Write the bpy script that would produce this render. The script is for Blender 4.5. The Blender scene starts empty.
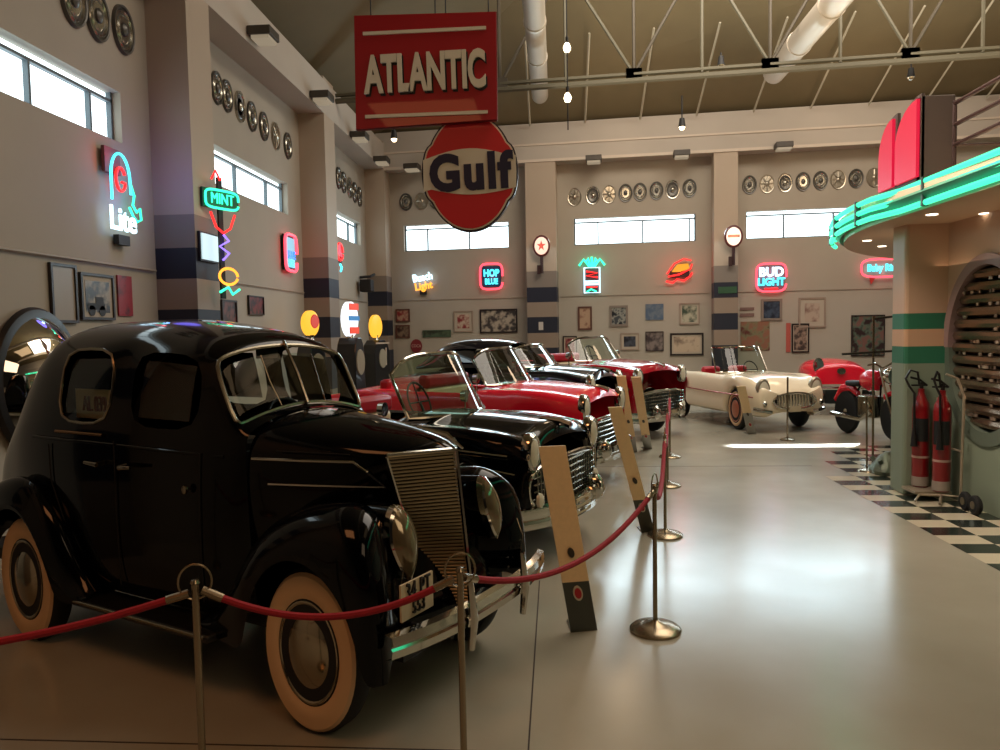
import bpy, bmesh, math, random
from mathutils import Vector, Matrix
random.seed(7)
PI = math.pi
COL = bpy.context.scene.collection
K = 0.75            # plan proportion of the things in this hall (length and width against height)

# ------------------------------------------------------------------ materials
def lin(c):
    return tuple(((v/255)/12.92 if v/255 <= .04045 else (((v/255)+.055)/1.055)**2.4) for v in c) + (1,)
MATS = {}
def mat(name, c=(128,128,128), rough=.5, metal=0, coat=0, spec=.5, emit=None, estr=0, noise=0, nscale=8, bump=0):
    if name in MATS: return MATS[name]
    m = bpy.data.materials.new(name); m.use_nodes = True
    nt = m.node_tree; b = nt.nodes['Principled BSDF']
    b.inputs['Base Color'].default_value = lin(c); b.inputs['Roughness'].default_value = rough
    b.inputs['Metallic'].default_value = metal; b.inputs['Coat Weight'].default_value = coat
    b.inputs['Coat Roughness'].default_value = .03; b.inputs['Specular IOR Level'].default_value = spec
    if emit is not None:
        b.inputs['Emission Color'].default_value = lin(emit); b.inputs['Emission Strength'].default_value = estr
    if noise or bump:
        tc = nt.nodes.new('ShaderNodeTexCoord'); n = nt.nodes.new('ShaderNodeTexNoise')
        n.inputs['Scale'].default_value = nscale; n.inputs['Detail'].default_value = 5
        nt.links.new(tc.outputs['Object'], n.inputs['Vector'])
        if noise:
            r = nt.nodes.new('ShaderNodeMix'); r.data_type = 'RGBA'
            nt.links.new(n.outputs['Fac'], r.inputs['Factor'])
            a = lin(tuple(max(0, v*(1-noise)) for v in c)); d = lin(tuple(min(255, v*(1+noise)) for v in c))
            r.inputs[6].default_value = a; r.inputs[7].default_value = d
            nt.links.new(r.outputs[2], b.inputs['Base Color'])
        if bump:
            bu = nt.nodes.new('ShaderNodeBump'); bu.inputs['Strength'].default_value = bump; bu.inputs['Distance'].default_value = .02
            nt.links.new(n.outputs['Fac'], bu.inputs['Height']); nt.links.new(bu.outputs['Normal'], b.inputs['Normal'])
    MATS[name] = m
    return m
def glow(name, c, s, core=None):
    return mat(name, tuple(v*.4 for v in c), .4, emit=core or c, estr=s)
def glass(name, tint=(225,240,232), refl=.12):
    if name in MATS: return MATS[name]
    m = bpy.data.materials.new(name); m.use_nodes = True; nt = m.node_tree; nt.nodes.clear()
    o = nt.nodes.new('ShaderNodeOutputMaterial'); t = nt.nodes.new('ShaderNodeBsdfTransparent'); g = nt.nodes.new('ShaderNodeBsdfGlossy')
    mx = nt.nodes.new('ShaderNodeMixShader'); f = nt.nodes.new('ShaderNodeFresnel'); ad = nt.nodes.new('ShaderNodeMath'); ad.operation = 'ADD'
    f.inputs['IOR'].default_value = 1.45; ad.inputs[1].default_value = refl
    t.inputs['Color'].default_value = lin(tint); g.inputs['Roughness'].default_value = .02
    nt.links.new(f.outputs[0], ad.inputs[0]); nt.links.new(ad.outputs[0], mx.inputs[0])
    nt.links.new(t.outputs[0], mx.inputs[1]); nt.links.new(g.outputs[0], mx.inputs[2]); nt.links.new(mx.outputs[0], o.inputs[0])
    MATS[name] = m
    return m
def art(name, paper, ink, scale=6, thr=.5, ink2=None):
    """abstract printed picture: cloudy ink patches on paper"""
    if name in MATS: return MATS[name]
    m = bpy.data.materials.new(name); m.use_nodes = True; nt = m.node_tree; b = nt.nodes['Principled BSDF']
    b.inputs['Roughness'].default_value = .35
    tc = nt.nodes.new('ShaderNodeTexCoord'); n = nt.nodes.new('ShaderNodeTexNoise'); n.inputs['Scale'].default_value = scale; n.inputs['Detail'].default_value = 3
    cr = nt.nodes.new('ShaderNodeValToRGB'); cr.color_ramp.elements[0].position = thr-.08; cr.color_ramp.elements[1].position = thr+.08
    cr.color_ramp.elements[0].color = lin(ink); cr.color_ramp.elements[1].color = lin(paper)
    if ink2:
        e = cr.color_ramp.elements.new(thr); e.color = lin(ink2)
    nt.links.new(tc.outputs['Object'], n.inputs['Vector']); nt.links.new(n.outputs['Fac'], cr.inputs[0]); nt.links.new(cr.outputs[0], b.inputs['Base Color'])
    MATS[name] = m
    return m

BLACK = mat('black_car_paint', (2,3,6), .09, coat=.15, spec=.14)
MIDNIGHT = mat('midnight_car_paint', (7,10,22), .12, coat=.6)
RED = mat('bright_red_paint', (225,22,48), .25, coat=.5)
DRED = mat('dark_red_paint', (165,10,34), .18, coat=.8)
CREAM = mat('cream_white_paint', (246,230,200), .22, coat=.8)
CHROME = mat('chrome', (200,198,190), .09, metal=1)
CHROMED = mat('aged_chrome', (150,142,125), .22, metal=1)
STEEL = mat('brushed_steel', (150,140,120), .3, metal=1)
RUBBER = mat('tyre_rubber', (14,14,14), .75)
WHITEWALL = mat('whitewall_rubber', (210,176,136), .6)
DARK = mat('dark_trim', (10,10,11), .6)
GLASS = glass('clear_glass', refl=.03)
GLASSG = glass('green_tinted_glass', (175,205,182), .03)
GLASSD = glass('smoked_glass', (60,62,60), .06)
PLATE = mat('plate_cream', (196,180,150), .5)
INK = mat('plate_ink', (15,15,18), .6)

# ------------------------------------------------------------------ object helpers
def link(o, parent=None):
    COL.objects.link(o)
    if parent is not None: o.parent = parent
    return o
def empty(name, loc=(0,0,0), rz=0):
    o = bpy.data.objects.new(name, None); o.location = loc; o.rotation_euler = (0,0,rz); o.empty_display_size = .1
    return link(o)
def tag(o, label=None, cat=None, group=None, kind=None):
    if label: o['label'] = label
    if cat: o['category'] = cat
    if group: o['group'] = group
    if kind: o['kind'] = kind
    return o
def copy_tree(o, parent=None):
    c = o.copy(); COL.objects.link(c); c.parent = parent
    for ch in list(o.children): copy_tree(ch, c)
    return c
class MB:
    def __init__(s, sx=1, sy=1): s.v = []; s.f = []; s.sx = sx; s.sy = sy
    def add(s, vs, fs):
        n = len(s.v); s.v += [(v[0]*s.sx, v[1]*s.sy, v[2]) for v in vs]; s.f += [tuple(n+i for i in f) for f in fs]; return s
    def box(s, x0, x1, y0, y1, z0, z1):
        return s.add([(x0,y0,z0),(x1,y0,z0),(x1,y1,z0),(x0,y1,z0),(x0,y0,z1),(x1,y0,z1),(x1,y1,z1),(x0,y1,z1)],
                     [(0,3,2,1),(4,5,6,7),(0,1,5,4),(1,2,6,5),(2,3,7,6),(3,0,4,7)])
    def tube(s, pts, r, n=8, closed=False, cap=True):
        pts = [Vector(p) for p in pts]; N = len(pts); rr = r if isinstance(r, (list,tuple)) else [r]*N
        vs = []; fs = []; up = None
        for i, p in enumerate(pts):
            if closed: t = pts[(i+1) % N]-pts[i-1]
            else: t = pts[min(i+1,N-1)]-pts[max(i-1,0)]
            if t.length < 1e-9: t = Vector((0,0,1))
            t.normalize()
            if up is None:
                up = Vector((0,0,1)) if abs(t.z) < .9 else Vector((1,0,0))
            a = up - t*up.dot(t)
            if a.length < 1e-6: a = t.orthogonal()
            a.normalize(); up = a; b = t.cross(a)
            for k in range(n):
                q = 2*PI*k/n; vs.append(p+(a*math.cos(q)+b*math.sin(q))*rr[i])
        M = N if closed else N-1
        for i in range(M):
            j = (i+1) % N
            for k in range(n): fs.append((i*n+k, i*n+(k+1)%n, j*n+(k+1)%n, j*n+k))
        if cap and not closed: fs += [tuple(reversed(range(n))), tuple((N-1)*n+k for k in range(n))]
        return s.add(vs, fs)
    def lathe(s, prof, c=(0,0,0), axis='z', n=32, sx=1, sz=1):
        """prof: (radius, height along the axis)"""
        vs = []; fs = []
        for r, h in prof:
            for k in range(n):
                q = 2*PI*k/n; a, b = r*math.cos(q)*sx, r*math.sin(q)*sz
                if axis == 'z': v = (a, b, h)
                elif axis == 'y': v = (a, h, b)
                else: v = (h, a, b)
                vs.append((v[0]+c[0], v[1]+c[1], v[2]+c[2]))
        for i in range(len(prof)-1):
            for k in range(n): fs.append((i*n+k, i*n+(k+1)%n, (i+1)*n+(k+1)%n, (i+1)*n+k))
        if prof[0][0] > 1e-6: fs.append(tuple(range(n)))
        if prof[-1][0] > 1e-6: fs.append(tuple((len(prof)-1)*n+k for k in range(n)))
        return s.add(vs, fs)
    def prism(s, poly, y0, y1):
        """poly in (x,z), extruded along y"""
        n = len(poly)
        return s.add([(p[0],y0,p[1]) for p in poly]+[(p[0],y1,p[1]) for p in poly],
            [tuple(range(n)), tuple(reversed(range(n,2*n)))]+[(i,n+i,n+(i+1)%n,(i+1)%n) for i in range(n)])
    def slab(s, poly, z0, z1):
        n = len(poly)
        return s.add([(p[0],p[1],z0) for p in poly]+[(p[0],p[1],z1) for p in poly],
            [tuple(reversed(range(n))), tuple(range(n,2*n))]+[(i,(i+1)%n,n+(i+1)%n,n+i) for i in range(n)])
    def build(s, name, m, parent=None, smooth=True, bevel=0, subd=0, loc=None):
        me = bpy.data.meshes.new(name); me.from_pydata([tuple(v) for v in s.v], [], s.f); me.materials.append(m)
        bm = bmesh.new(); bm.from_mesh(me); bmesh.ops.remove_doubles(bm, verts=bm.verts, dist=1e-5); bmesh.ops.recalc_face_normals(bm, faces=bm.faces); bm.to_mesh(me); bm.free()
        o = bpy.data.objects.new(name, me); link(o, parent)
        if loc: o.location = loc
        if bevel:
            b = o.modifiers.new('b', 'BEVEL'); b.width = bevel; b.segments = 2; b.limit_method = 'ANGLE'; b.angle_limit = .7
        if subd:
            d = o.modifiers.new('s', 'SUBSURF'); d.levels = subd; d.render_levels = subd
        if smooth:
            me.polygons.foreach_set('use_smooth', [True]*len(me.polygons))
            if not subd: me.set_sharp_from_angle(angle=.6)
        return o
def text(name, body, size, m, parent, loc, rot=(PI/2,0,0), sx=1, ext=.006, bold=0, align='CENTER', spacing=1.0):
    c = bpy.data.curves.new(name, 'FONT'); c.body = body; c.size = size; c.extrude = ext; c.offset = bold
    c.align_x = align; c.align_y = 'CENTER'; c.space_character = spacing; c.resolution_u = 4
    t = bpy.data.objects.new('tmp', c); COL.objects.link(t)
    dg = bpy.context.evaluated_depsgraph_get(); me = bpy.data.meshes.new_from_object(t.evaluated_get(dg))
    bpy.data.objects.remove(t); bpy.data.curves.remove(c)
    me.materials.clear(); me.materials.append(m); me.name = name
    o = bpy.data.objects.new(name, me); o.location = loc; o.rotation_euler = rot; o.scale = (sx,1,1)
    return link(o, parent)
def subdivided(verts, faces, levels=2, sharp=()):
    me = bpy.data.meshes.new('t'); me.from_pydata(verts, [], faces)
    bm = bmesh.new(); bm.from_mesh(me); bmesh.ops.recalc_face_normals(bm, faces=bm.faces)
    if sharp:
        cl = bm.verts.layers.float.new('crease_vert'); bm.verts.ensure_lookup_table()
        for i in sharp: bm.verts[i][cl] = .3
    bm.to_mesh(me); bm.free()
    o = bpy.data.objects.new('t', me); COL.objects.link(o)
    d = o.modifiers.new('s', 'SUBSURF'); d.levels = levels; d.render_levels = levels
    dg = bpy.context.evaluated_depsgraph_get(); dg.update(); r = bpy.data.meshes.new_from_object(o.evaluated_get(dg))
    bpy.data.objects.remove(o); bpy.data.meshes.remove(me)
    return r
class Loft:
    """rows of half-section points (outer-bottom to centre), mirrored across y=0"""
    def __init__(s, rows, mirror=True):
        s.rows = rows; s.n = len(rows[0]); s.verts = []; s.faces = {}
        if mirror:
            m = 2*s.n-1
            for r in rows:
                s.verts += [(p[0]*K, p[1]*K, p[2]) for p in r] + [(p[0]*K, -p[1]*K, p[2]) for p in reversed(r[:-1])]
        else:
            m = s.n
            for r in rows: s.verts += [(p[0]*K, p[1]*K, p[2]) for p in r]
        for i in range(len(rows)-1):
            for j in range(m-1):
                key = (i, j if j < s.n-1 else -(m-1-j))      # right-hand strips have negative numbers; -1 is the outermost
                s.faces[key] = (i*m+j, i*m+j+1, (i+1)*m+j+1, (i+1)*m+j)
        s.m = m
    def holed(s, holes):
        return [f for k, f in s.faces.items() if k not in holes]
    def part(s, name, m, parent, holes=(), caps=(), subd=2):
        fs = s.holed(holes)
        if 0 in caps: fs = fs+[tuple(range(s.m))]
        if 1 in caps: fs = fs+[tuple(reversed(range((len(s.rows)-1)*s.m, len(s.rows)*s.m)))]
        cnt = {}
        for k in holes:
            for v in s.faces[k]: cnt[v] = cnt.get(v, 0)+1
        me = subdivided(s.verts, fs, subd, [v for v in cnt if cnt[v] == 1]); me.name = name; me.materials.clear(); me.materials.append(m)
        me.polygons.foreach_set('use_smooth', [True]*len(me.polygons))
        return link(bpy.data.objects.new(name, me), parent)
    def pane(s, name, keys, m, parent, inset=.012, subd=2):
        """the smooth surface over the faces in keys, a little inside"""
        me = subdivided(s.verts, list(s.faces.values()), subd)
        per = 4**subd; order = list(s.faces.keys()); idx = set()
        for k in keys:
            a = order.index(k)*per; idx |= set(range(a, a+per))
        bm = bmesh.new(); bm.from_mesh(me); bm.faces.ensure_lookup_table()
        for v in bm.verts: v.co -= v.normal*inset
        bmesh.ops.delete(bm, geom=[f for f in bm.faces if f.index not in idx], context='FACES')
        bm.to_mesh(me); bm.free(); me.name = name; me.materials.clear(); me.materials.append(m)
        me.polygons.foreach_set('use_smooth', [True]*len(me.polygons))
        return link(bpy.data.objects.new(name, me), parent)
def hole_loops(me):
    """closed boundary loops of a mesh as point lists"""
    bm = bmesh.new(); bm.from_mesh(me); es = [e for e in bm.edges if len(e.link_faces) == 1]; adj = {}
    for e in es:
        a, b = e.verts; adj.setdefault(a, []).append(b); adj.setdefault(b, []).append(a)
    seen = set(); loops = []
    for v in adj:
        if v in seen: continue
        loop = [v]; seen.add(v); cur = v
        while True:
            nx = [w for w in adj[cur] if w not in seen]
            if not nx: break
            cur = nx[0]; seen.add(cur); loop.append(cur)
        loops.append([w.co.copy() for w in loop])
    bm.free()
    return loops
def frame_near(me, centre, name, m, parent, r=.012):
    loops = hole_loops(me); c = Vector(centre)
    best = min(loops, key=lambda L: (sum(L, Vector())/len(L)-c).length)
    return MB().tube(best, r, 6, closed=True).build(name, m, parent)

# lamps
def area(name, loc, size, power, color, rot=(0,0,0), spread=180, sy=None):
    l = bpy.data.lights.new(name, 'AREA'); l.energy = power; l.color = lin(color)[:3]; l.shape = 'RECTANGLE'; l.size = size; l.size_y = sy or size; l.spread = math.radians(spread)
    o = bpy.data.objects.new(name, l); o.location = loc; o.rotation_euler = rot; return link(o)
def point(name, loc, power, color, r=.05):
    l = bpy.data.lights.new(name, 'POINT'); l.energy = power; l.color = lin(color)[:3]; l.shadow_soft_size = r
    o = bpy.data.objects.new(name, l); o.location = loc; return link(o)

# ------------------------------------------------------------------ the camera
FPX, CAMH = 750.0, 1.66
PITCH, YAW, ROLL = 0.05858, 0.07546, 0.018
Fv = Vector((-math.sin(YAW)*math.cos(PITCH), math.cos(YAW)*math.cos(PITCH), -math.sin(PITCH)))
Rv = Vector((math.cos(YAW), math.sin(YAW), 0)); Uv = Rv.cross(Fv)
Rr = Rv*math.cos(ROLL)-Uv*math.sin(ROLL); Ur = Uv*math.cos(ROLL)+Rv*math.sin(ROLL)
cd = bpy.data.cameras.new('camera'); cam = bpy.data.objects.new('camera', cd); COL.objects.link(cam)
cam.matrix_world = Matrix(((Rr.x,Ur.x,-Fv.x,0),(Rr.y,Ur.y,-Fv.y,0),(Rr.z,Ur.z,-Fv.z,CAMH),(0,0,0,1)))
cd.sensor_width = 36; cd.lens = 36*FPX/1000; cd.clip_start = .05; cd.clip_end = 200
bpy.context.scene.camera = cam
EYE = Vector((0,0,CAMH))
def sight(px, py): return Fv*FPX+Rr*(px-500)-Ur*(py-375)
def at_plane(px, py, p0, n):
    d = sight(px, py); n = Vector(n); return EYE+d*((Vector(p0)-EYE).dot(n)/d.dot(n))
def at_z(px, py, z): return at_plane(px, py, (0,0,z), (0,0,1))

# ------------------------------------------------------------------ the hall
XL = -4.3; DEEP = .45; BA = math.radians(5)
BN = Vector((math.sin(BA), math.cos(BA), 0)); BX = Vector((math.cos(BA), -math.sin(BA), 0)); B0 = Vector((XL, 17.6, 0))
def back(px, py, off=0): return at_plane(px, py, B0-BN*off, BN)       # a point on the far wall
def left(px, py, off=0): return at_plane(px, py, (XL+off,0,0), (1,0,0))
def bpt(u, off, z): p = B0+BX*u-BN*off; return Vector((p.x, p.y, z))
def bu(p): return (p-B0).dot(BX)
LINTEL, BULK = 5.38, 5.95

def wall_paint(name, c, c2):
    m = mat(name, c, .75, noise=.04, nscale=1.3, bump=.03)
    return m
WALL = wall_paint('wall_plaster', (170,161,146), None)
WALLU = wall_paint('bulkhead_plaster', (180,171,159), None)
CEIL = mat('ceiling_deck', (112,101,74), .8, noise=.05, nscale=2)
def struct(name, mb, m, **kw):
    o = mb.build(name, m, None, smooth=kw.pop('smooth', False), **kw); o['kind'] = 'structure'; return o

# floor: polished screed with joints
fm = bpy.data.materials.new('polished_floor'); fm.use_nodes = True; nt = fm.node_tree; b = nt.nodes['Principled BSDF']
tc = nt.nodes.new('ShaderNodeTexCoord'); n1 = nt.nodes.new('ShaderNodeTexNoise'); n1.inputs['Scale'].default_value = .55; n1.inputs['Detail'].default_value = 6
cr = nt.nodes.new('ShaderNodeValToRGB'); cr.color_ramp.elements[0].position = .3; cr.color_ramp.elements[1].position = .7
cr.color_ramp.elements[0].color = lin((146,140,124)); cr.color_ramp.elements[1].color = lin((170,166,150))
n2 = nt.nodes.new('ShaderNodeTexNoise'); n2.inputs['Scale'].default_value = 2.2; n2.inputs['Detail'].default_value = 4
mr = nt.nodes.new('ShaderNodeMapRange'); mr.inputs[3].default_value = .15; mr.inputs[4].default_value = .27
bu_ = nt.nodes.new('ShaderNodeBump'); bu_.inputs['Strength'].default_value = .05; bu_.inputs['Distance'].default_value = .03
for a, c in ((tc.outputs['Object'], n1.inputs['Vector']), (tc.outputs['Object'], n2.inputs['Vector']), (n1.outputs['Fac'], cr.inputs[0]), (cr.outputs[0], b.inputs['Base Color']),
             (n2.outputs['Fac'], mr.inputs[0]), (mr.outputs[0], b.inputs['Roughness']), (n2.outputs['Fac'], bu_.inputs['Height']), (bu_.outputs[0], b.inputs['Normal'])): nt.links.new(a, c)
b.inputs['Specular IOR Level'].default_value = .8
struct('floor', MB().add([(-5,-7,0),(13,-7,0),(13,19,0),(-5,19,0)], [(0,1,2,3)]), fm)
jm = mat('floor_joint', (48,36,28), .7)
struct('trim_1', MB().box(-.135,-.128,-2,4.9,-.01,.0012), jm)
struct('trim_2', MB().box(-4,1.6,2.86,2.868,-.01,.0012).box(-4,3,9.05,9.058,-.01,.0012), jm)

# left wall: recessed bays between columns, with window openings
def bay_wall(mb, y0, y1, z0, z1, holes, P):
    """a wall face with rectangular openings and .18 deep reveals; P(u, depth, z) -> point"""
    us = sorted({y0, y1, *[h[0] for h in holes], *[h[1] for h in holes]}); zs = sorted({z0, z1, *[h[2] for h in holes], *[h[3] for h in holes]})
    for a, c in zip(us, us[1:]):
        for d, e in zip(zs, zs[1:]):
            if any(h[0] <= a and c <= h[1] and h[2] <= d and e <= h[3] for h in holes): continue
            mb.add([P(a,0,d),P(c,0,d),P(c,0,e),P(a,0,e)], [(0,1,2,3)])
    for (a, c, d, e) in holes:
        for q in (((a,d),(c,d)), ((c,d),(c,e)), ((c,e),(a,e)), ((a,e),(a,d))):
            (u0,w0),(u1,w1) = q
            mb.add([P(u0,0,w0),P(u1,0,w1),P(u1,-.16,w1),P(u0,-.16,w0)], [(0,1,2,3)])
lw = [(4.35,7.33,3.6,4.1), (9.05,12.0,3.6,4.1), (13.7,16.55,3.6,4.1)]
mb = MB(); bay_wall(mb, -7, 17.8, 0, 6.2, lw, lambda u,d,z: (XL+d,u,z)); struct('wall_left', mb, WALL)
def bk(px, py): return bu(back(px, py))
W2 = (bk(404,240), bk(509,240)); W3 = (bk(574,236), bk(696,232)); W4 = (bk(746,228), bk(746,228)+ (bk(696,232)-bk(574,236)))
bw = [(W2[0],W2[1],3.56,4.16), (W3[0],W3[1],3.56,4.16), (W4[0],W4[1],3.56,4.16)]
mb = MB(); bay_wall(mb, 0, 17.5, 0, 6.2, bw, lambda u,d,z: tuple(bpt(u,d,z))); struct('wall_back', mb, WALL)
struct('wall_right', MB().add([(12,-7,0),(12,19,0),(12,19,9),(12,-7,9)], [(0,1,2,3)]), WALL)
struct('wall_front', MB().add([(-5,-7,0),(13,-7,0),(13,-7,9),(-5,-7,9)], [(3,2,1,0)]), mat('wall_painted_dark', (26,23,20), .8))  # darkness put into the colour, so the sedan reflects little from behind

# columns with painted bands, bulkhead above
bandm = bpy.data.materials.new('column_bands'); bandm.use_nodes = True; nt = bandm.node_tree; b = nt.nodes['Principled BSDF']; b.inputs['Roughness'].default_value = .6
tc = nt.nodes.new('ShaderNodeTexCoord'); sp = nt.nodes.new('ShaderNodeSeparateXYZ'); dv = nt.nodes.new('ShaderNodeMath'); dv.operation = 'DIVIDE'; dv.inputs[1].default_value = 6.5
cr = nt.nodes.new('ShaderNodeValToRGB'); cr.color_ramp.interpolation = 'CONSTANT'
els = [(0,(120,108,96)),(.7,(24,28,44)),(1.25,(138,122,106)),(1.58,(22,27,42)),(1.93,(142,126,110)),(2.26,(22,26,44)),(2.6,(128,117,106)),(2.95,(176,160,141))]
cr.color_ramp.elements[0].color = lin(els[0][1]); cr.color_ramp.elements[1].position = els[1][0]/6.5; cr.color_ramp.elements[1].color = lin(els[1][1])
for z, c in els[2:]:
    e = cr.color_ramp.elements.new(z/6.5); e.color = lin(c)
nt.links.new(tc.outputs['Object'], sp.inputs[0]); nt.links.new(sp.outputs['Z'], dv.inputs[0]); nt.links.new(dv.outputs[0], cr.inputs[0]); nt.links.new(cr.outputs[0], b.inputs['Base Color'])
ti = 0
def column(name, mb):
    o = mb.build(name, bandm, None, smooth=False); o['kind'] = 'structure'; return o
for (y0, y1) in ((3.1,3.6),(7.86,8.4),(12.62,13.2),(17.02,17.7)):
    column('column_left', MB().box(XL-.05,XL+DEEP,y0,y1,0,6.0))
# far columns
cols = [(bu(back(527,300,DEEP)), bu(back(557,300,DEEP))), (bu(back(714,300,DEEP)), bu(back(738,300,DEEP))), (bu(back(905,300,DEEP)), bu(back(932,300,DEEP)))]
cols.append((cols[2][0]+3.9, cols[2][1]+3.9))
for a, c in cols:
    mb = MB(); q = [bpt(a,DEEP,0), bpt(c,DEEP,0), bpt(c,-.05,0), bpt(a,-.05,0)]
    mb.slab([(p.x,p.y) for p in q], 0, 6.0); column('column_back', mb)
mb = MB().box(XL-.05,XL+DEEP+.002,-7,17.7,LINTEL,BULK); struct('bulkhead_beam', mb, WALLU)
q = [bpt(.3,DEEP+.004,0), bpt(17.5,DEEP+.004,0), bpt(17.5,-.05,0), bpt(0,-.05,0)]
struct('bulkhead_beam', MB().slab([(p.x,p.y) for p in q], LINTEL, 6.2), WALLU)
q = [bpt(.4,DEEP+.03,0), bpt(17.5,DEEP+.03,0), bpt(17.5,DEEP-.02,0), bpt(.4,DEEP-.02,0)]
struct('cornice_strip', MB().slab([(p.x,p.y) for p in q], 5.36, 5.42).slab([(p.x,p.y) for p in q], 5.72, 5.76), mat('cornice_white', (205,192,176), .6))
# picture rail on both walls
struct('picture_rail', MB().tube([(XL+.03,-2,2.37),(XL+.03,7.8,2.37)], .012, 6).tube([(XL+.03,8.45,2.37),(XL+.03,12.55,2.37)], .009, 6).tube([(XL+.03,13.3,2.37),(XL+.03,16.9,2.37)], .009, 6), mat('rail_paint', (168,155,138), .5))
mb = MB()
for a, c in ((cols[0][1]+.05,cols[1][0]-.05),(.6,cols[0][0]-.05),(cols[1][1]+.05,cols[2][0]-.05)): mb.tube([bpt(a,.02,2.42),bpt(c,.02,2.42)], .008, 6)
struct('picture_rail', mb, mat('rail_paint'))

# ceiling: deck sloping up from both walls
CZ = 8.6
def hipx(z): return XL+DEEP+(z-BULK)*2.1
mb = MB()
cA = Vector((XL-.3, -7, BULK-.08)); cB = Vector((XL-.3, 17.8, BULK-.08))
ry = 17.3-(CZ-6.05)*2.3; rx = XL+.2+(CZ-BULK)*2.2
mb.add([(XL-.3,-7,BULK-.1),(XL-.3,17.9,BULK+.02),(rx,ry,CZ),(rx,-7,CZ)], [(0,1,2,3)])
mb.add([(XL-.3,17.9,BULK+.02),(13,16.3,6.08),(13,ry-1.5,CZ),(rx,ry,CZ)], [(0,1,2,3)])
mb.add([(rx,ry,CZ),(13,ry-1.5,CZ),(13,-7,CZ),(rx,-7,CZ)], [(0,1,2,3)])
struct('ceiling', mb, CEIL)
# purlins following the slope of the deck
JM = mat('joist_paint', (176,170,150), .6)
def deck_z(x, y): return min(CZ, 6.08+(17.35-.0875*(x-XL)-y)/2.3, BULK+(x-XL-.1)/2.2)
for k, px in enumerate((530,585,640,696,753,810,868,925,985,1045)):
    p = at_plane(px, 119-(px-530)*.05, B0-BN*.5, BN)
    pts = [(p.x, p.y-.05-t, deck_z(p.x, p.y-t)-.06) for t in (0,.8,1.6,2.3)]
    o = MB().tube(pts, .022, 4).build('ceiling_joist', JM, smooth=False)
    tag(o, 'pale steel joist on the sloping ceiling deck, %s from the left' % ['first','second','third','fourth','fifth','sixth','seventh','eighth','ninth','tenth'][k], 'joist', 'ceiling joists above the far wall')
# roof truss
TM = mat('truss_paint', (84,79,62), .55); TMD = mat('truss_paint_dark', (66,58,44), .6)
tp0 = B0-BN*4.2
def tr(px, z): 
    d = sight(px, 80); p = at_plane(px, 80, tp0, BN); return Vector((p.x, p.y, z))
truss = empty('roof_truss', tr(600, 0)); rt = truss.location.copy()
tag(truss, 'long pale steel roof truss with diagonal webs crossing above the hall', 'roof truss')
c0, c1 = tr(326, 0), tr(1250, 0)
def seg(a, z0, c, z1): return [(a.x-rt.x,a.y-rt.y,z0),(c.x-rt.x,c.y-rt.y,z1)]
CHZ = at_plane(650, 76, tp0, BN).z
MB().tube(seg(c0,CHZ-.05,c1,CHZ-.05), .05, 6).tube(seg(c0,CHZ+.05,c1,CHZ+.05), .035, 6).build('bottom_chord', TM, truss)
MB().tube(seg(c0,CHZ+2.0,c1,CHZ+2.0), .06, 6).build('top_chord', TM, truss)
nodes = [500,566,634,702,770,840,910,982,1060,1140]
for i, px in enumerate(nodes):
    a = tr(px,0); MB().tube(seg(a,CHZ,a,CHZ+2), .03, 6).build('web_post', TM if i%2 else TMD, truss)
    if i+1 < len(nodes):
        c = tr(nodes[i+1],0); lo, hi = (a,c) if i%2 == 0 else (c,a)
        MB().tube(seg(lo,CHZ+.05,hi,CHZ+1.9), .028, 6).build('web_diagonal', TMD if i%2 == 0 else TM, truss)
        pts = seg(lo,CHZ+.02,hi,CHZ+.02)
        (x_,y_,z_) = pts[0]
        MB().box(x_-.13,x_+.13,y_-.03,y_+.03,CHZ-.02,CHZ+.14).build('gusset_plate', TMD, truss, smooth=False)
# round ducts
DM = mat('duct_metal', (190,180,165), .4, metal=.3)
def duct(x, y0, y1, z, r, label):
    o = empty('air_duct', (x,y0,z)); tag(o, label, 'air duct', 'round ducts under the ceiling')
    MB().lathe([(r,0),(r,y1-y0),(r*.8,y1-y0+.05),(0,y1-y0+.05)], axis='y', n=24).build('duct_pipe', DM, o)
    for k in range(int((y1-y0)/1.5)): MB().lathe([(r+.015,k*1.5+.3),(r+.015,k*1.5+.36)], axis='y', n=24).build('joint_band', DM, o)
duct(-.26, -2, 15.5, 6.4, .165, 'round silver duct running straight down the hall near the red signs')
duct(4.16, -2, 14.8, 6.42, .20, 'round silver duct on the right running away under the ceiling')

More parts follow.
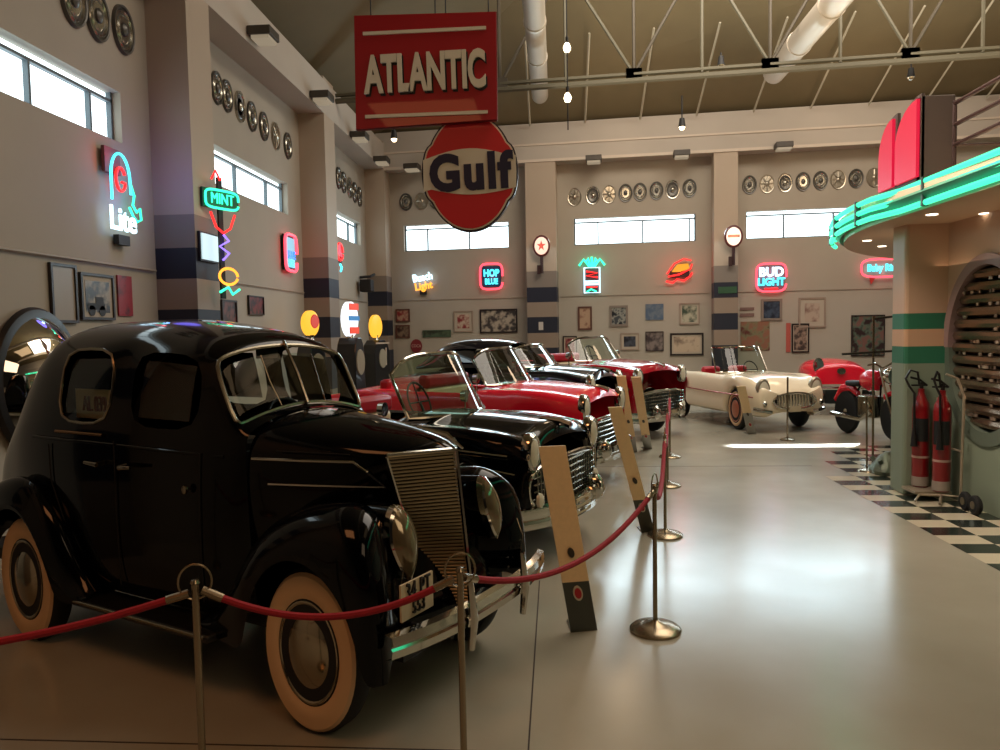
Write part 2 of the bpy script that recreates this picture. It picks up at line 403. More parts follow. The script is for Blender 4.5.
# windows: frame, mullions and bright panes
WF = mat('window_frame_paint', (92,104,110), .5); WG = glow('daylight_pane', (214,240,246), 3.2, (226,245,250))
REV = mat('window_reveal', (172,178,176), .6)
def window(n, u0, u1, z0, z1, P, cuts, w=.028):
    o = bpy.data.objects.new('window_%d' % n, None); c = P((u0+u1)/2, 0, z0); o.location = c; link(o); o['kind'] = 'structure'
    def L(u,d,z): q = P(u,d,z); return (q[0]-c[0], q[1]-c[1], q[2]-c[2])
    def bar(a, b_, c_, d_):
        mb.add([L(a,-.14,c_),L(b_,-.14,c_),L(b_,-.14,d_),L(a,-.14,d_),L(a,-.09,c_),L(b_,-.09,c_),L(b_,-.09,d_),L(a,-.09,d_)],
               [(0,1,2,3),(4,5,6,7),(0,1,5,4),(1,2,6,5),(2,3,7,6),(3,0,4,7)])
    mb = MB()
    for (a,b_,c_,d_) in ((u0,u1,z0,z0+w),(u0,u1,z1-.10,z1-.10+w),(u0,u0+w,z0,z1),(u1-w,u1,z0,z1)): bar(a,b_,c_,d_)
    for t in cuts: x = u0+(u1-u0)*t; bar(x-w/2, x+w/2, z0, z1-.1)
    mb.build('window_frame', WF, o, smooth=False)
    us = [u0]+[u0+(u1-u0)*t for t in cuts]+[u1]
    for a, b_ in zip(us, us[1:]):
        MB().add([L(a,-.15,z0),L(b_,-.15,z0),L(b_,-.15,z1),L(a,-.15,z1)], [(0,1,2,3)]).build('window_pane', WG, o, smooth=False)
PL = lambda u,d,z: (XL+d,u,z)
PB = lambda u,d,z: tuple(bpt(u,d,z))
for n, (a,b_,z0,z1) in enumerate(lw): window(n+1, a, b_, z0, z1, PL, (.31,.60,.88) if n == 0 else (.4,.78))
window(4, *bw[0], PB, (.22,.62)); window(5, *bw[1], PB, (.2,.57,.95)); window(6, *bw[2], PB, (.3,.68))
# ---- end of hall (continued below)
# ------------------------------------------------------------------ the diner front on the right
DX = 3.72
dm = bpy.data.materials.new('diner_wall_paint'); dm.use_nodes = True; nt = dm.node_tree; b = nt.nodes['Principled BSDF']; b.inputs['Roughness'].default_value = .5
tc = nt.nodes.new('ShaderNodeTexCoord'); sp = nt.nodes.new('ShaderNodeSeparateXYZ'); dv = nt.nodes.new('ShaderNodeMath'); dv.operation = 'DIVIDE'; dv.inputs[1].default_value = 3
cr = nt.nodes.new('ShaderNodeValToRGB'); cr.color_ramp.interpolation = 'CONSTANT'
els = [(0,(128,142,124)),(1.27,(44,110,84)),(1.43,(196,158,128)),(1.60,(44,110,84)),(1.75,(196,162,138))]
cr.color_ramp.elements[0].color = lin(els[0][1]); cr.color_ramp.elements[1].position = els[1][0]/3; cr.color_ramp.elements[1].color = lin(els[1][1])
for z, c in els[2:]:
    e = cr.color_ramp.elements.new(z/3); e.color = lin(c)
for a, c in ((tc.outputs['Object'], sp.inputs[0]), (sp.outputs['Z'], dv.inputs[0]), (dv.outputs[0], cr.inputs[0]), (cr.outputs[0], b.inputs['Base Color'])): nt.links.new(a, c)
# wall with a big oval opening
OC, OZ, OR_, OZR = 6.80, 1.43, .60, .74
mb = MB(); N = 40; Y0, Y1, Z1 = 2.6, 7.52, 2.66
ring = [(OC+OR_*math.cos(2*PI*k/N), OZ+OZR*math.sin(2*PI*k/N)) for k in range(N)]
def edge(y, z):
    dy, dz = y-OC, z-OZ; t = 1e9
    if dy > 0: t = min(t, (Y1-OC)/dy)
    if dy < 0: t = min(t, (Y0-OC)/dy)
    if dz > 0: t = min(t, (Z1-OZ)/dz)
    if dz < 0: t = min(t, (0-OZ)/dz)
    return (OC+dy*t, OZ+dz*t)
out = [edge(*p) for p in ring]
vs = [(DX,p[0],p[1]) for p in ring]+[(DX,p[0],p[1]) for p in out]
mb.add(vs, [(i,(i+1)%N,N+(i+1)%N,N+i) for i in range(N)])
for (y,z) in ((Y0,0),(Y1,0),(Y1,Z1),(Y0,Z1)):       # corner fillers
    a = sorted(range(N), key=lambda i: (out[i][0]-y)**2+(out[i][1]-z)**2)[:2]
    mb.add([(DX,y,z)]+[(DX,*out[i]) for i in a], [(0,1,2)])
mb.add([(DX,Y0,0),(11,Y0,0),(11,Y0,Z1),(DX,Y0,Z1)], [(0,1,2,3)]).add([(DX,Y1,0),(11,Y1,0),(11,Y1,Z1),(DX,Y1,Z1)], [(0,1,2,3)])
struct('wall_diner', mb, dm)
struct('pillar_diner', MB().box(3.33,3.76,7.46,7.76,0,2.66), dm, bevel=.03)
win = bpy.data.objects.new('window_7', None); win.location = (DX,OC,OZ); link(win); win['kind'] = 'structure'
RM = mat('porthole_rim', (150,124,122), .45); RG = mat('porthole_rim_green', (92,104,92), .45)
def arc(mb, a0, a1, r0, r1, x0, x1, n=24):
    for k in range(n):
        t0, t1 = a0+(a1-a0)*k/n, a0+(a1-a0)*(k+1)/n
        P = lambda t,r,x: (x, (OR_+r)*math.cos(t), (OZR+r)*math.sin(t))
        mb.add([P(t0,r0,x0),P(t1,r0,x0),P(t1,r1,x0),P(t0,r1,x0),P(t0,r0,x1),P(t1,r0,x1),P(t1,r1,x1),P(t0,r1,x1)],
               [(0,3,2,1),(4,5,6,7),(0,1,5,4),(1,2,6,5),(2,3,7,6),(3,0,4,7)])
    return mb
arc(MB(), 0, PI*.94, -.01, .085, -.03, .12, 30).build('rim_upper', RM, win, smooth=False)
arc(MB(), PI*.94, 2*PI, -.01, .11, -.02, .12, 34).build('rim_lower', RG, win, smooth=False)
MB().lathe([(0,.10),(.74,.10)], axis='x', n=40, sx=.82, sz=1).build('back_panel', mat('porthole_back', (84,66,54), .5), win)
SL = mat('ribbed_metal', (150,128,108), .22, metal=.85); mb = MB()
for k in range(13):
    z = -.66+k*.11; y = OR_*math.sqrt(max(.02, 1-(z/OZR)**2))-.02
    mb.tube([(.05,-y,z),(.05,y,z)], .047, 8)
mb.build('rib_row', SL, win)
mb = MB(); random.seed(3)
for k in range(70):
    z = -.60+random.randrange(12)*.11; y = (random.random()*2-1)*OR_*math.sqrt(max(.02,1-(z/OZR)**2))*.9
    mb.box(.002,.012,y-.012-random.random()*.03,y+.012,z-.012,z+.014)
mb.build('pale_speck', mat('speck_metal', (190,170,150), .2, metal=.6), win, smooth=False)  # small pale metal specks scattered over the ribs

# canopy with a rounded end
CZ0, CZ1 = 2.60, 2.78; cx, cy, cr_ = 8.5, 7.2, 5.58
def canopy(d):
    pts = [(12,2.0),(3.0+d,2.0)]
    for k in range(31):
        t = PI-PI/2*k/30; pts.append((cx+(cr_-d)*math.cos(t), cy+(cr_-d)*math.sin(t)))
    pts.append((12, cy+cr_-d)); return pts
CP = mat('canopy_cream', (206,178,150), .5)
struct('canopy_soffit', MB().slab(canopy(.10), CZ0, CZ0+.1).slab(canopy(.02), CZ0+.1, CZ1+.02), CP)
nt_ = empty('neon_edge_tubes', (3.0,4,CZ1)); tag(nt_, 'pair of long green neon tubes running around the edge of the diner canopy', 'neon light')
NG = glow('green_neon', (40,214,160), 2.0, (60,226,165)); NC = glow('cyan_white_neon', (170,250,240), 3.6, (140,255,235))
edgep = [p for p in canopy(-.03)[1:12]]; e_ = edgep[1]; edgep = [edgep[0]]+[(edgep[0][0],edgep[0][1]+(e_[1]-edgep[0][1])*k/12) for k in range(1,12)]+edgep[1:]
def rel(pts, z): return [(p[0]-3.0, p[1]-4, z-CZ1) for p in pts]
for z, m_, nm in ((2.80,NG,'neon_tube'),(2.715,NG,'neon_tube'),(2.63,NG,'neon_tube')):
    MB().tube(rel(edgep, z), .026, 8).build(nm, m_, nt_)
for p in edgep[1::3]: MB().box(p[0]-3.0-.03, p[0]-3.0+.02, p[1]-4-.015, p[1]-4+.015, 2.60-CZ1, 2.83-CZ1).build('tube_clip', mat('clip_dark', (48,60,56), .5), nt_, smooth=False)
MB().tube(rel([(p[0]+.06,p[1]) for p in canopy(.0)[1:13]], 2.71), .07, 4).build('backing_channel', mat('channel_green', (60,130,110), .4), nt_)
for k, (px, py) in enumerate(((932,215),(867,241),(882,246.6),(985,214))):
    p = at_z(px, py, CZ0-.005); o = MB().lathe([(0,0),(.045,0),(.05,.012),(0,.012)]).build('recessed_downlight', glow('downlight_glow', (255,236,200), 5, (255,236,205)), loc=p)
    tag(o, 'small round downlight in the canopy underside, %s' % ['above the green striped pillar','leftmost at the rounded end','second from the rounded end','nearest above the porthole'][k], 'downlight')
# the lit red fin on the canopy
fx, fy = 2.96, 6.4
fin = empty('marquee_fin', (fx,fy,CZ1+.02)); tag(fin, 'dark box with glowing red rounded panels standing on the diner canopy', 'lit sign'); fin.scale = (.92,.92,.94); fin.location.z += .015
FB = mat('fin_metal', (66,58,54), .5); FR = glow('red_lit_panel', (212,18,58), .9, (225,16,60))
MB().box(0,.29,0,.08,0,.72).box(.02,.29,.08,.80,0,.5).build('case', FB, fin, smooth=False, bevel=.008)
def quarter(y0, y1, z0, zt, cut):
    pts = [(y0,z0),(y0,zt)]
    for k in range(1,9):
        t = PI/2*k/8; pts.append((y0+(y1-y0)*math.sin(t), zt-cut*(1-math.cos(t))))
    pts.append((y1,z0)); return pts
def panel(nm, pts, x0, x1, m_):
    n = len(pts); MB().add([(x0,p[0],p[1]) for p in pts]+[(x1,p[0],p[1]) for p in pts], [tuple(range(n)),tuple(reversed(range(n,2*n)))]+[(i,(i+1)%n,n+(i+1)%n,n+i) for i in range(n)]).build(nm, m_, fin, smooth=False)
panel('red_panel', quarter(.02,.44,.04,.70,.34), -.03, .01, FR)
panel('red_panel', quarter(.50,.80,.04,.66,.34), -.03, .01, FR)
panel('panel_frame', quarter(.0,.48,.0,.74,.34), .0, .03, FB)
panel('panel_frame', quarter(.46,.84,.0,.70,.34), .0, .03, FB)
MB().box(.04,.29,.0,.5,-.02,.0).build('fin_base', mat('fin_base_mauve',(120,96,104),.5), fin, smooth=False)
# railing over the canopy
ra = empty('canopy_railing', (3.22,6.4,CZ1)); tag(ra, 'dark red pipe railing running back along the top of the canopy', 'railing')
RP = mat('railing_paint', (44,28,26), .4, coat=.3)
for z in (.64,.47,.31): MB().tube([(0,0,z),(0,-4.2,z)], .018, 8).build('rail', RP, ra)
for y_ in (0,-2): MB().tube([(0,y_,0),(0,y_,.66)], .018, 8).build('post', RP, ra)
MB().tube([(0,0,.31),(1.6,0,.31)], .012, 8).build('cross_rail', RP, ra)

# chequered tiles under the canopy
TW, TD, TX, TY = .32, .238, 2.93, .074
def tiles(par):
    mb = MB()
    for i in range(0, 24):
        for j in range(12, 44):
            x0, y0 = TX+i*TW, TY+j*TD; xc, yc = x0+TW/2, y0+TD/2
            if yc > cy and math.hypot(xc-cx, yc-cy) > cr_-.05: continue
            if x0 > 8: continue
            if (i+j) % 2 == par: mb.add([(x0,y0,.0025),(x0+TW,y0,.0025),(x0+TW,y0+TD,.0025),(x0,y0+TD,.0025)], [(0,1,2,3)])
    return mb
struct('floor_tiles_dark', tiles(1), mat('tile_dark', (40,48,44), .15, spec=.7)); struct('floor_tiles_pale', tiles(0), mat('tile_pale', (205,196,172), .15, spec=.7))

# fire extinguishers on a hand trolley
XR = mat('extinguisher_red', (128,14,22), .28, coat=.5); XL_ = mat('worn_red', (150,52,44), .4); XB = mat('extinguisher_label', (20,26,28), .5)
HOSE = mat('black_hose', (14,14,15), .4)
def extinguisher(px, py, label, s):
    p = at_z(px, py, .10); o = empty('fire_extinguisher', p); tag(o, label, 'fire extinguisher'); r = .075
    MB().lathe([(0,0),(r*.9,0),(r,.03),(r,.74),(r*.9,.80),(r*.55,.86),(.028,.90),(.028,.94),(0,.94)], n=24).build('cylinder', XR, o)
    MB().lathe([(r+.002,.012),(r+.003,.012),(r+.003,.10),(r+.002,.10)], n=24).build('base_band', mat('grey_band', (150,140,130), .4), o)
    MB().lathe([(r+.002,.28),(r+.004,.28),(r+.004,.30),(r+.002,.30)], n=24).build('strap', mat('strap_pale', (180,150,140), .4), o)
    mb = MB()
    for k in range(9):
        t = -PI*.95+k*PI*.09; mb_ = 0
    pts = [((r+.004)*math.cos(t),(r+.004)*math.sin(t)) for t in [(-PI*.98+PI*.62*k/10) for k in range(11)]]
    vs = [(x,y,.44) for x,y in pts]+[(x,y,.66) for x,y in pts]
    MB().add(vs, [(i,i+1,12+i,11+i) for i in range(10)]).build('label_panel', XB, o)
    MB().tube([(0,0,.92),(0,0,1.0)], .018).box(-.09,.05,-.012,.012,.965,.98).tube([(.05,0,.97),(-.03,-.02,1.03),(-.11,-.02,1.05)], .011).build('valve_head', DARK, o)
    MB().tube([(-.02,0,.98),(-.06,-.05,1.10),(-.13*s,-.06,1.12),(-.17*s,-.05,1.04),(-.14*s,-.06,.97),(-.10*s,-.08,.90),(-.10*s,-.085,.6)], .011, 8).build('hose', HOSE, o)
    MB().lathe([(.012,.60),(.03,.42),(.034,.40),(0,.40)], c=(-.10*s,-.085,0), n=14).build('horn', HOSE, o)
    return o
e1 = extinguisher(920, 486, 'tall red fire extinguisher beside the pillar, left one on the trolley', 1)
e2 = extinguisher(941, 491, 'tall red fire extinguisher on the trolley, right one next to the porthole', .6)
tp = (Vector(e1.location)+Vector(e2.location))/2
tr_ = empty('hand_trolley', (tp.x,tp.y,0)); tag(tr_, 'white tubular trolley carrying the two fire extinguishers', 'trolley'); TRM = mat('trolley_tube', (172,160,140), .35, metal=.5)
MB().tube([(-.24,-.22,.03),(-.16,-.13,.07),(.02,-.16,.07),(.12,-.30,.09),(.13,-.31,1.0),(.08,-.29,1.16),(-.01,-.27,1.20)], .012).tube([(-.08,-.34,.03),(.02,-.16,.07)], .012).build('tube_frame', TRM, tr_)
MB().tube([(.12,-.3,.5),(.12,.14,.5)], .010).tube([(.12,.14,.07),(.12,.14,.95)], .010).build('back_bar', TRM, tr_)
MB().box(-.20,.13,-.13,.14,.075,.098).build('foot_plate', TRM, tr_, smooth=False)
for dy_ in (-.46,-.62):
    w = MB().lathe([(0,-.025),(.07,-.025),(.085,-.012),(.085,.012),(.07,.025),(0,.025)], axis='x', c=(0,0,0), n=20).build('wheel', RUBBER, tr_, loc=(.08,dy_,.085))
    MB().lathe([(0,-.03),(.035,-.03),(.035,.03),(0,.03)], axis='x', n=16).build('hub', STEEL, w)
# ---- end of diner
# ------------------------------------------------------------------ cars: shared pieces
def kb(): return MB(K, K)
def wheel(parent, x, y, r=.35, side=-1, style='white', w=.17, cap=CHROMED):
    """side: -1 outer face towards the car's right"""
    s = side; h = w/2
    t = kb().lathe([(r*.60,-h*s*.9),(r*.80,-h*s),(r*.95,-h*.85*s),(r,-h*.5*s),(r,h*.5*s),(r*.95,h*.85*s),(r*.6,h*s)], axis='y', n=48).build('wheel', RUBBER, parent, loc=(x*K,y*K,r))
    o = s*h
    if style in ('white','thin'):
        a, b_ = (.62,.955) if style == 'white' else (.66,.84)
        kb().lathe([(r*a,o*.90),(r*(a+.06),o*1.09),(r*(a+b_)/2,o*1.12),(r*(b_-.04),o*1.06),(r*b_,o*.86)], axis='y', n=48).build('whitewall', WHITEWALL, t)
    kb().lathe([(r*.64,o*.9),(r*.60,o*.98),(r*.52,o*.62),(r*.40,o*.62),(r*.36,o*.7),(0,o*.7)], axis='y', n=40).build('rim', BLACK if style == 'white' else CHROMED, t)
    kb().lathe([(r*.60,o*.98),(r*.625,o*1.04),(r*.60,o*1.06),(r*.575,o*.98)], axis='y', n=40).build('trim_ring', cap, t)
    kb().lathe([(r*.47,o*.66),(r*.45,o*.95),(r*.37,o*1.15),(r*.20,o*1.28),(r*.10,o*1.33),(.0,o*1.34)], axis='y', n=40).build('hubcap', cap, t)
    return t
def headlamp(parent, x, y, z, r=.09, bezel=CHROME, tilt=0):
    h = kb().lathe([(r*1.25,-.06),(r*1.28,.0),(r*1.12,.035),(r*1.0,.03)], axis='x', n=28, sz=1/K*.86).build('headlight', bezel, parent, loc=(x*K,y*K,z))
    kb().lathe([(r*1.02,.02),(r*.8,.04),(r*.4,.055),(0,.06)], axis='x', n=24, sz=1/K*.86).build('lens', mat('lamp_lens',(210,205,185),.08,spec=.9,coat=1), h)
    return h
def sheet(parent, name, pts, m, t=.01):
    """thin panel from a polygon of (x,y,z) points"""
    n = len(pts); return kb().add(pts, [tuple(range(n))]).build(name, m, parent, smooth=False)
def pose(name, x, y, deg):
    o = empty(name, (x,y,0), math.radians(deg)); return o

# ------------------------------------------------------------------ the black 1930s sedan in front
sedan = pose('vintage_sedan', -.78, 3.48, -25.9)
tag(sedan, 'shiny black 1930s sedan with cream whitewall tyres and tall narrow grille, nearest car', 'car', 'cars parked in a slanting row')
#        j0            j1           j2           j3           j4            j5            j6            j7            j8
def srow(x, a): return [(x if len(p) == 2 else p[2], p[0], p[1]) for p in a]
rows = [
 srow(-.66, [(.50,.36),(.56,.40),(.585,.80),(.59,1.10),(.58,1.17),(.57,1.21),(.45,1.25),(.24,1.285),(0,1.30)]),
 srow(-.74, [(.60,.36),(.64,.40),(.64,.80),(.625,1.11),(.61,1.19),(.585,1.24),(.45,1.275),(.24,1.305),(0,1.32)]),
 srow(-.93, [(.64,.35),(.70,.38),(.70,.80),(.68,1.13),(.655,1.215),(.575,1.54),(.45,1.575),(.25,1.60),(0,1.61)]),
 srow(-1.00,[(.64,.35),(.70,.38),(.71,.80),(.69,1.13),(.665,1.215),(.585,1.57),(.46,1.635),(.26,1.67),(0,1.685)]),
 srow(-1.64,[(.66,.35),(.73,.37),(.75,.80),(.73,1.14),(.71,1.22),(.615,1.60),(.49,1.69),(.27,1.74),(0,1.755)]),
 srow(-1.84,[(.66,.35),(.73,.37),(.75,.80),(.735,1.14),(.715,1.22),(.62,1.61),(.495,1.695),(.27,1.75),(0,1.765)]),
 srow(-2.46,[(.64,.35),(.72,.38),(.745,.80),(.735,1.14),(.71,1.22),(.615,1.605),(.49,1.69),(.27,1.745),(0,1.76)]),
 srow(-2.72,[(.62,.36),(.71,.40),(.735,.80),(.725,1.14),(.70,1.22),(.605,1.58),(.485,1.675),(.27,1.735),(0,1.75)]),
 srow(-3.02,[(.60,.38),(.67,.42),(.70,.80),(.69,1.13),(.665,1.20),(.57,1.46),(.45,1.58),(.25,1.66),(0,1.68)]),
 srow(-3.32,[(.56,.42),(.60,.46),(.62,.78),(.60,1.05),(.58,1.10),(.50,1.24),(.40,1.34),(.22,1.42),(0,1.445)]),
 srow(-3.66,[(.48,.45),(.52,.50),(.53,.72),(.51,.90),(.49,.94),(.43,1.02),(.34,1.08),(.19,1.13),(0,1.15)]),
 srow(-3.90,[(.36,.46),(.40,.52),(.41,.60),(.40,.68),(.38,.70),(.33,.73),(.26,.76),(.15,.79),(0,.80)]),
]
L = Loft(rows)
def both(i, js): return {(i,j) for j in js}|{(i,-1-j) for j in js}
WS = {(1,5),(1,6),(1,7),(1,-6),(1,-7),(1,-8)}
holes = WS|both(3,[4])|both(5,[4])
body = L.part('body', BLACK, sedan, holes=holes, caps=(1,))
me = body.data
L.pane('windshield', WS, GLASS, sedan, .008)
for i in (3,5):
    for k in (4,-5): L.pane('side_window', {(i,k)}, GLASS if (i,k) != (3,-5) else glass('dim_glass',(235,230,215),.03), sedan, .010)
frame_near(me, (-.83*K,0,1.45), 'windshield_frame', CHROMED, sedan, .010)
frame_near(me, (-2.15*K,-.66*K,1.42), 'window_frame', CHROMED, sedan, .008)
kb().tube([(-.715,0,1.315),(-.80,0,1.46),(-.925,0,1.63)], .011, 6).build('windshield_divider', CHROMED, sedan)
# belt moulding and sills
kb().tube([(-.80,-.64,1.105),(-1.2,-.715,1.12),(-1.84,-.748,1.13),(-2.6,-.738,1.13),(-2.75,-.728,1.13)], .008, 6).tube([(-.80,.64,1.105),(-1.2,.715,1.12),(-1.84,.748,1.13),(-2.6,.738,1.13),(-2.75,.728,1.13)], .008, 6).build('belt_moulding', BLACK, sedan)
kb().tube([(-1.88,-.738,1.17),(-2.44,-.735,1.17)], .008, 6).build('window_sill_trim', mat('warm_trim',(150,110,70),.25,metal=1), sedan)
# door seams
seam = mat('panel_gap', (1,1,1), .9)
for q_ in ([(-1.74,-.748,1.15),(-1.74,-.752,.8),(-1.74,-.742,.42)],[(-.96,-.692,1.12),(-.96,-.71,.8),(-.96,-.70,.42)],[(-2.52,-.742,1.1),(-2.5,-.748,.9),(-2.3,-.745,.6),(-2.25,-.73,.42)]): kb().tube(q_, .005, 4).build('door_seam', seam, sedan)
for x in (-1.62,-1.86):
    kb().tube([(x,-.745,1.035),(x,-.80,1.03),(x+.02,-.81,1.03),(x+(.13 if x>-1.7 else -.13),-.805,1.035)], [.012,.012,.012,.008], 8).build('door_handle', CHROMED, sedan)
# interior
UP = mat('old_upholstery', (92,78,60), .85)
for (x,zb) in ((-1.75,.52),(-2.85,.55)):
    kb().box(x,x+.55,-.52,.52,.38,zb+.12).box(x-.14,x+.05,-.52,.52,.42,1.06).build('bench_seat', UP, sedan, bevel=.05)
kb().box(-1.04,-.98,-.55,.55,.95,1.14).build('dashboard', DARK, sedan, bevel=.02)
kb().box(-4.1,.45,-.52,.52,.30,.37).box(-.9,-.86,-.55,.55,.35,1.1).build('floor_pan', DARK, sedan, smooth=False)
sw = kb().lathe([(.0,0),(.0,0)], n=4); ang = .9
pts = [(-1.17-.19*math.sin(t)*math.cos(ang), .30+.20*math.cos(t), 1.17+.17*math.sin(t)*math.sin(ang)) for t in [2*PI*k/24 for k in range(24)]]
kb().tube(pts, .011, 6, closed=True).tube([pts[0],pts[12]], .008).tube([(-1.17,.30,1.17),(-.98,.30,1.0)], .02).build('steering_wheel', DARK, sedan)
kb().box(-1.10,-1.08,-.09,.09,1.54,1.585).build('rear_view_mirror', DARK, sedan)
pl = kb().box(-2.40,-1.93,-.60,-.59,1.235,1.39).build('window_card', PLATE, sedan, smooth=False)
text('card_lettering', 'AL 039', .115, mat('card_red', (110,40,40), .6), pl, (-2.165*K,-.604*K,1.31), sx=.62)
# hood
hr = [
 [(-.66,.52,.62),(-.66,.575,.85),(-.66,.58,1.06),(-.66,.555,1.17),(-.66,.46,1.235),(-.66,.24,1.28),(-.66,0,1.295)],
 [(-.60,.51,.62),(-.60,.565,.85),(-.60,.575,1.06),(-.60,.545,1.17),(-.60,.45,1.235),(-.60,.23,1.28),(-.60,0,1.295)],
 [(-.25,.44,.62),(-.25,.47,.85),(-.25,.48,1.05),(-.25,.45,1.15),(-.25,.37,1.21),(-.25,.19,1.25),(-.25,0,1.265)],
 [(.05,.32,.60),(.05,.37,.85),(.05,.385,1.05),(.05,.37,1.12),(.08,.30,1.175),(.12,.15,1.21),(.14,0,1.22)],
 [(.24,.17,.50),(.20,.24,.80),(.17,.31,1.04),(.19,.315,1.10),(.24,.26,1.145),(.36,.12,1.165),(.42,0,1.17)],
 [(.28,.13,.48),(.245,.21,.78),(.20,.29,1.04),(.21,.30,1.10),(.27,.245,1.125),(.41,.11,1.135),(.49,0,1.135)],
]
LH = Loft(hr); LH.part('hood', BLACK, sedan)
# front apron between the fenders
ar = [[(.14,.42,.80),(.22,.30,.78),(.32,.12,.70),(.38,0,.68)],[(.32,.46,.62),(.36,.32,.58),(.41,.14,.54),(.44,0,.52)],[(.44,.48,.44),(.47,.32,.42),(.50,.14,.41),(.51,0,.41)],[(.38,.48,.33),(.40,.32,.32),(.42,.14,.32),(.43,0,.32)]]
Loft(ar).part('front_apron', BLACK, sedan)
# grille: two swept sides of fine bars meeting in a prow
mb = kb(); ns = 44
def gr(t, s):            # t 0 top..1 bottom, s 0 side..1 prow
    z = 1.125-.70*t; ex = .235+.08*t; ey = .30*(1-t)**.9+.05; px = .48+.10*t
    return (ex+(px-ex)*s, ey*(1-s)**1.0, z)
G = mat('grille_bars', (132,122,98), .28, metal=.9)
for sd in (1,-1):
    for k in range(ns):
        t = (k+.5)/ns
        a = [gr(t, s) for s in (0,.25,.5,.75,1)]
        mb.tube([(p[0],p[1]*sd,p[2]) for p in a], .0058, 5)
grille = mb.build('grille', G, sedan)
mb = kb()
for sd in (1,-1):
    A = [[gr(t/10, s/4) for s in range(5)] for t in range(11)]
    vs = [(p[0]-.025,p[1]*sd*.97,p[2]) for r in A for p in r]
    mb.add(vs, [(i*5+j,i*5+j+1,(i+1)*5+j+1,(i+1)*5+j) for i in range(10) for j in range(4)])
mb.build('grille_backing', mat('grille_dark', (40,36,28), .5, metal=.5), grille)
mb = kb()
for sd in (1,-1):
    mb.tube([(gr(t/12,0)[0],gr(t/12,0)[1]*sd,gr(t/12,0)[2]) for t in range(13)], .010, 6)
    mb.tube([(gr(0,s/6)[0],gr(0,s/6)[1]*sd,gr(0,s/6)[2]+.008) for s in range(7)], .010, 6)
mb.tube([gr(t/12,1) for t in range(13)], .014, 6)
mb.build('grille_surround', CHROME, grille)
# hood side trims
for sd, nm in ((-1,'hood_trim'),(1,'hood_trim')):
    P = [(-.62,.582,1.10),(-.25,.487,1.098),(.02,.395,1.096),(.10,.365,1.05),(.19,.315,.985),(.0,.39,.985),(-.30,.488,.985),(-.52,.55,.985)]
    kb().tube([(p[0],p[1]*sd,p[2]) for p in P], .007, 6).build(nm, CHROME, sedan)
    MB(K,K).tube([(-.45,.545*sd,1.14),(.0,.40*sd,1.13)], .003, 4).build('hood_seam', seam, sedan)
# fenders
def arch(x, c=0, r=.425): 
    d = r*r-(x-c)**2; return .345+math.sqrt(d) if d > 0 else .30
def fender_rows(st, c, yi, yo):
    R = []
    for (x, zc, f) in st:          # f: how far the outer skin comes out
        zl = max(.30, min(arch(x,c), zc-.07)); o = yi+(yo-yi)*f; m_ = (yi+o)/2
        zi = zc-.06-.22*(1 if zc > .7 else .4)
        row = ([(x,yi,max(zi,.33)),(x,yi+(o-yi)*.25,zc-.05),(x,m_+.02,zc),(x,yi+(o-yi)*.80,zc-.035),(x,o-.015,zc-.13 if zc-.13 > zl else (zc+zl)/2),(x,o,(zc+zl)/2-.02 if zc-zl > .3 else zl+.03),(x,o-.005,zl)])
        R.append([(p[0]-max(0,p[0])*.50*(1-min(1,(p[1]-yi)/(o-yi)))**1.4,p[1],p[2]) for p in row])
    return R
fst = [(-1.0,.37,.76),(-.80,.48,.82),(-.62,.64,.88),(-.46,.79,.95),(-.415,.82,.96),(-.30,.89,1),(-.10,.95,1),(.10,.97,1),(.26,.98,1),(.35,.965,.98),(.415,.94,.96),(.45,.92,.95),(.50,.83,.90),(.53,.64,.82),(.53,.46,.76)]
rst = [(x+.08,a,b_) for (x,a,b_) in [(-2.10,.37,.80),(-2.24,.46,.84),(-2.38,.64,.90),(-2.425,.70,.93),(-2.56,.82,1),(-2.75,.91,1),(-2.95,.93,1),(-3.15,.89,1),(-3.27,.85,.98),(-3.32,.83,.97),(-3.55,.70,.90),(-3.75,.54,.82),(-3.85,.42,.75)]]
def flip(R, s): return [[(p[0],p[1]*s,p[2]) for p in r] for r in R]
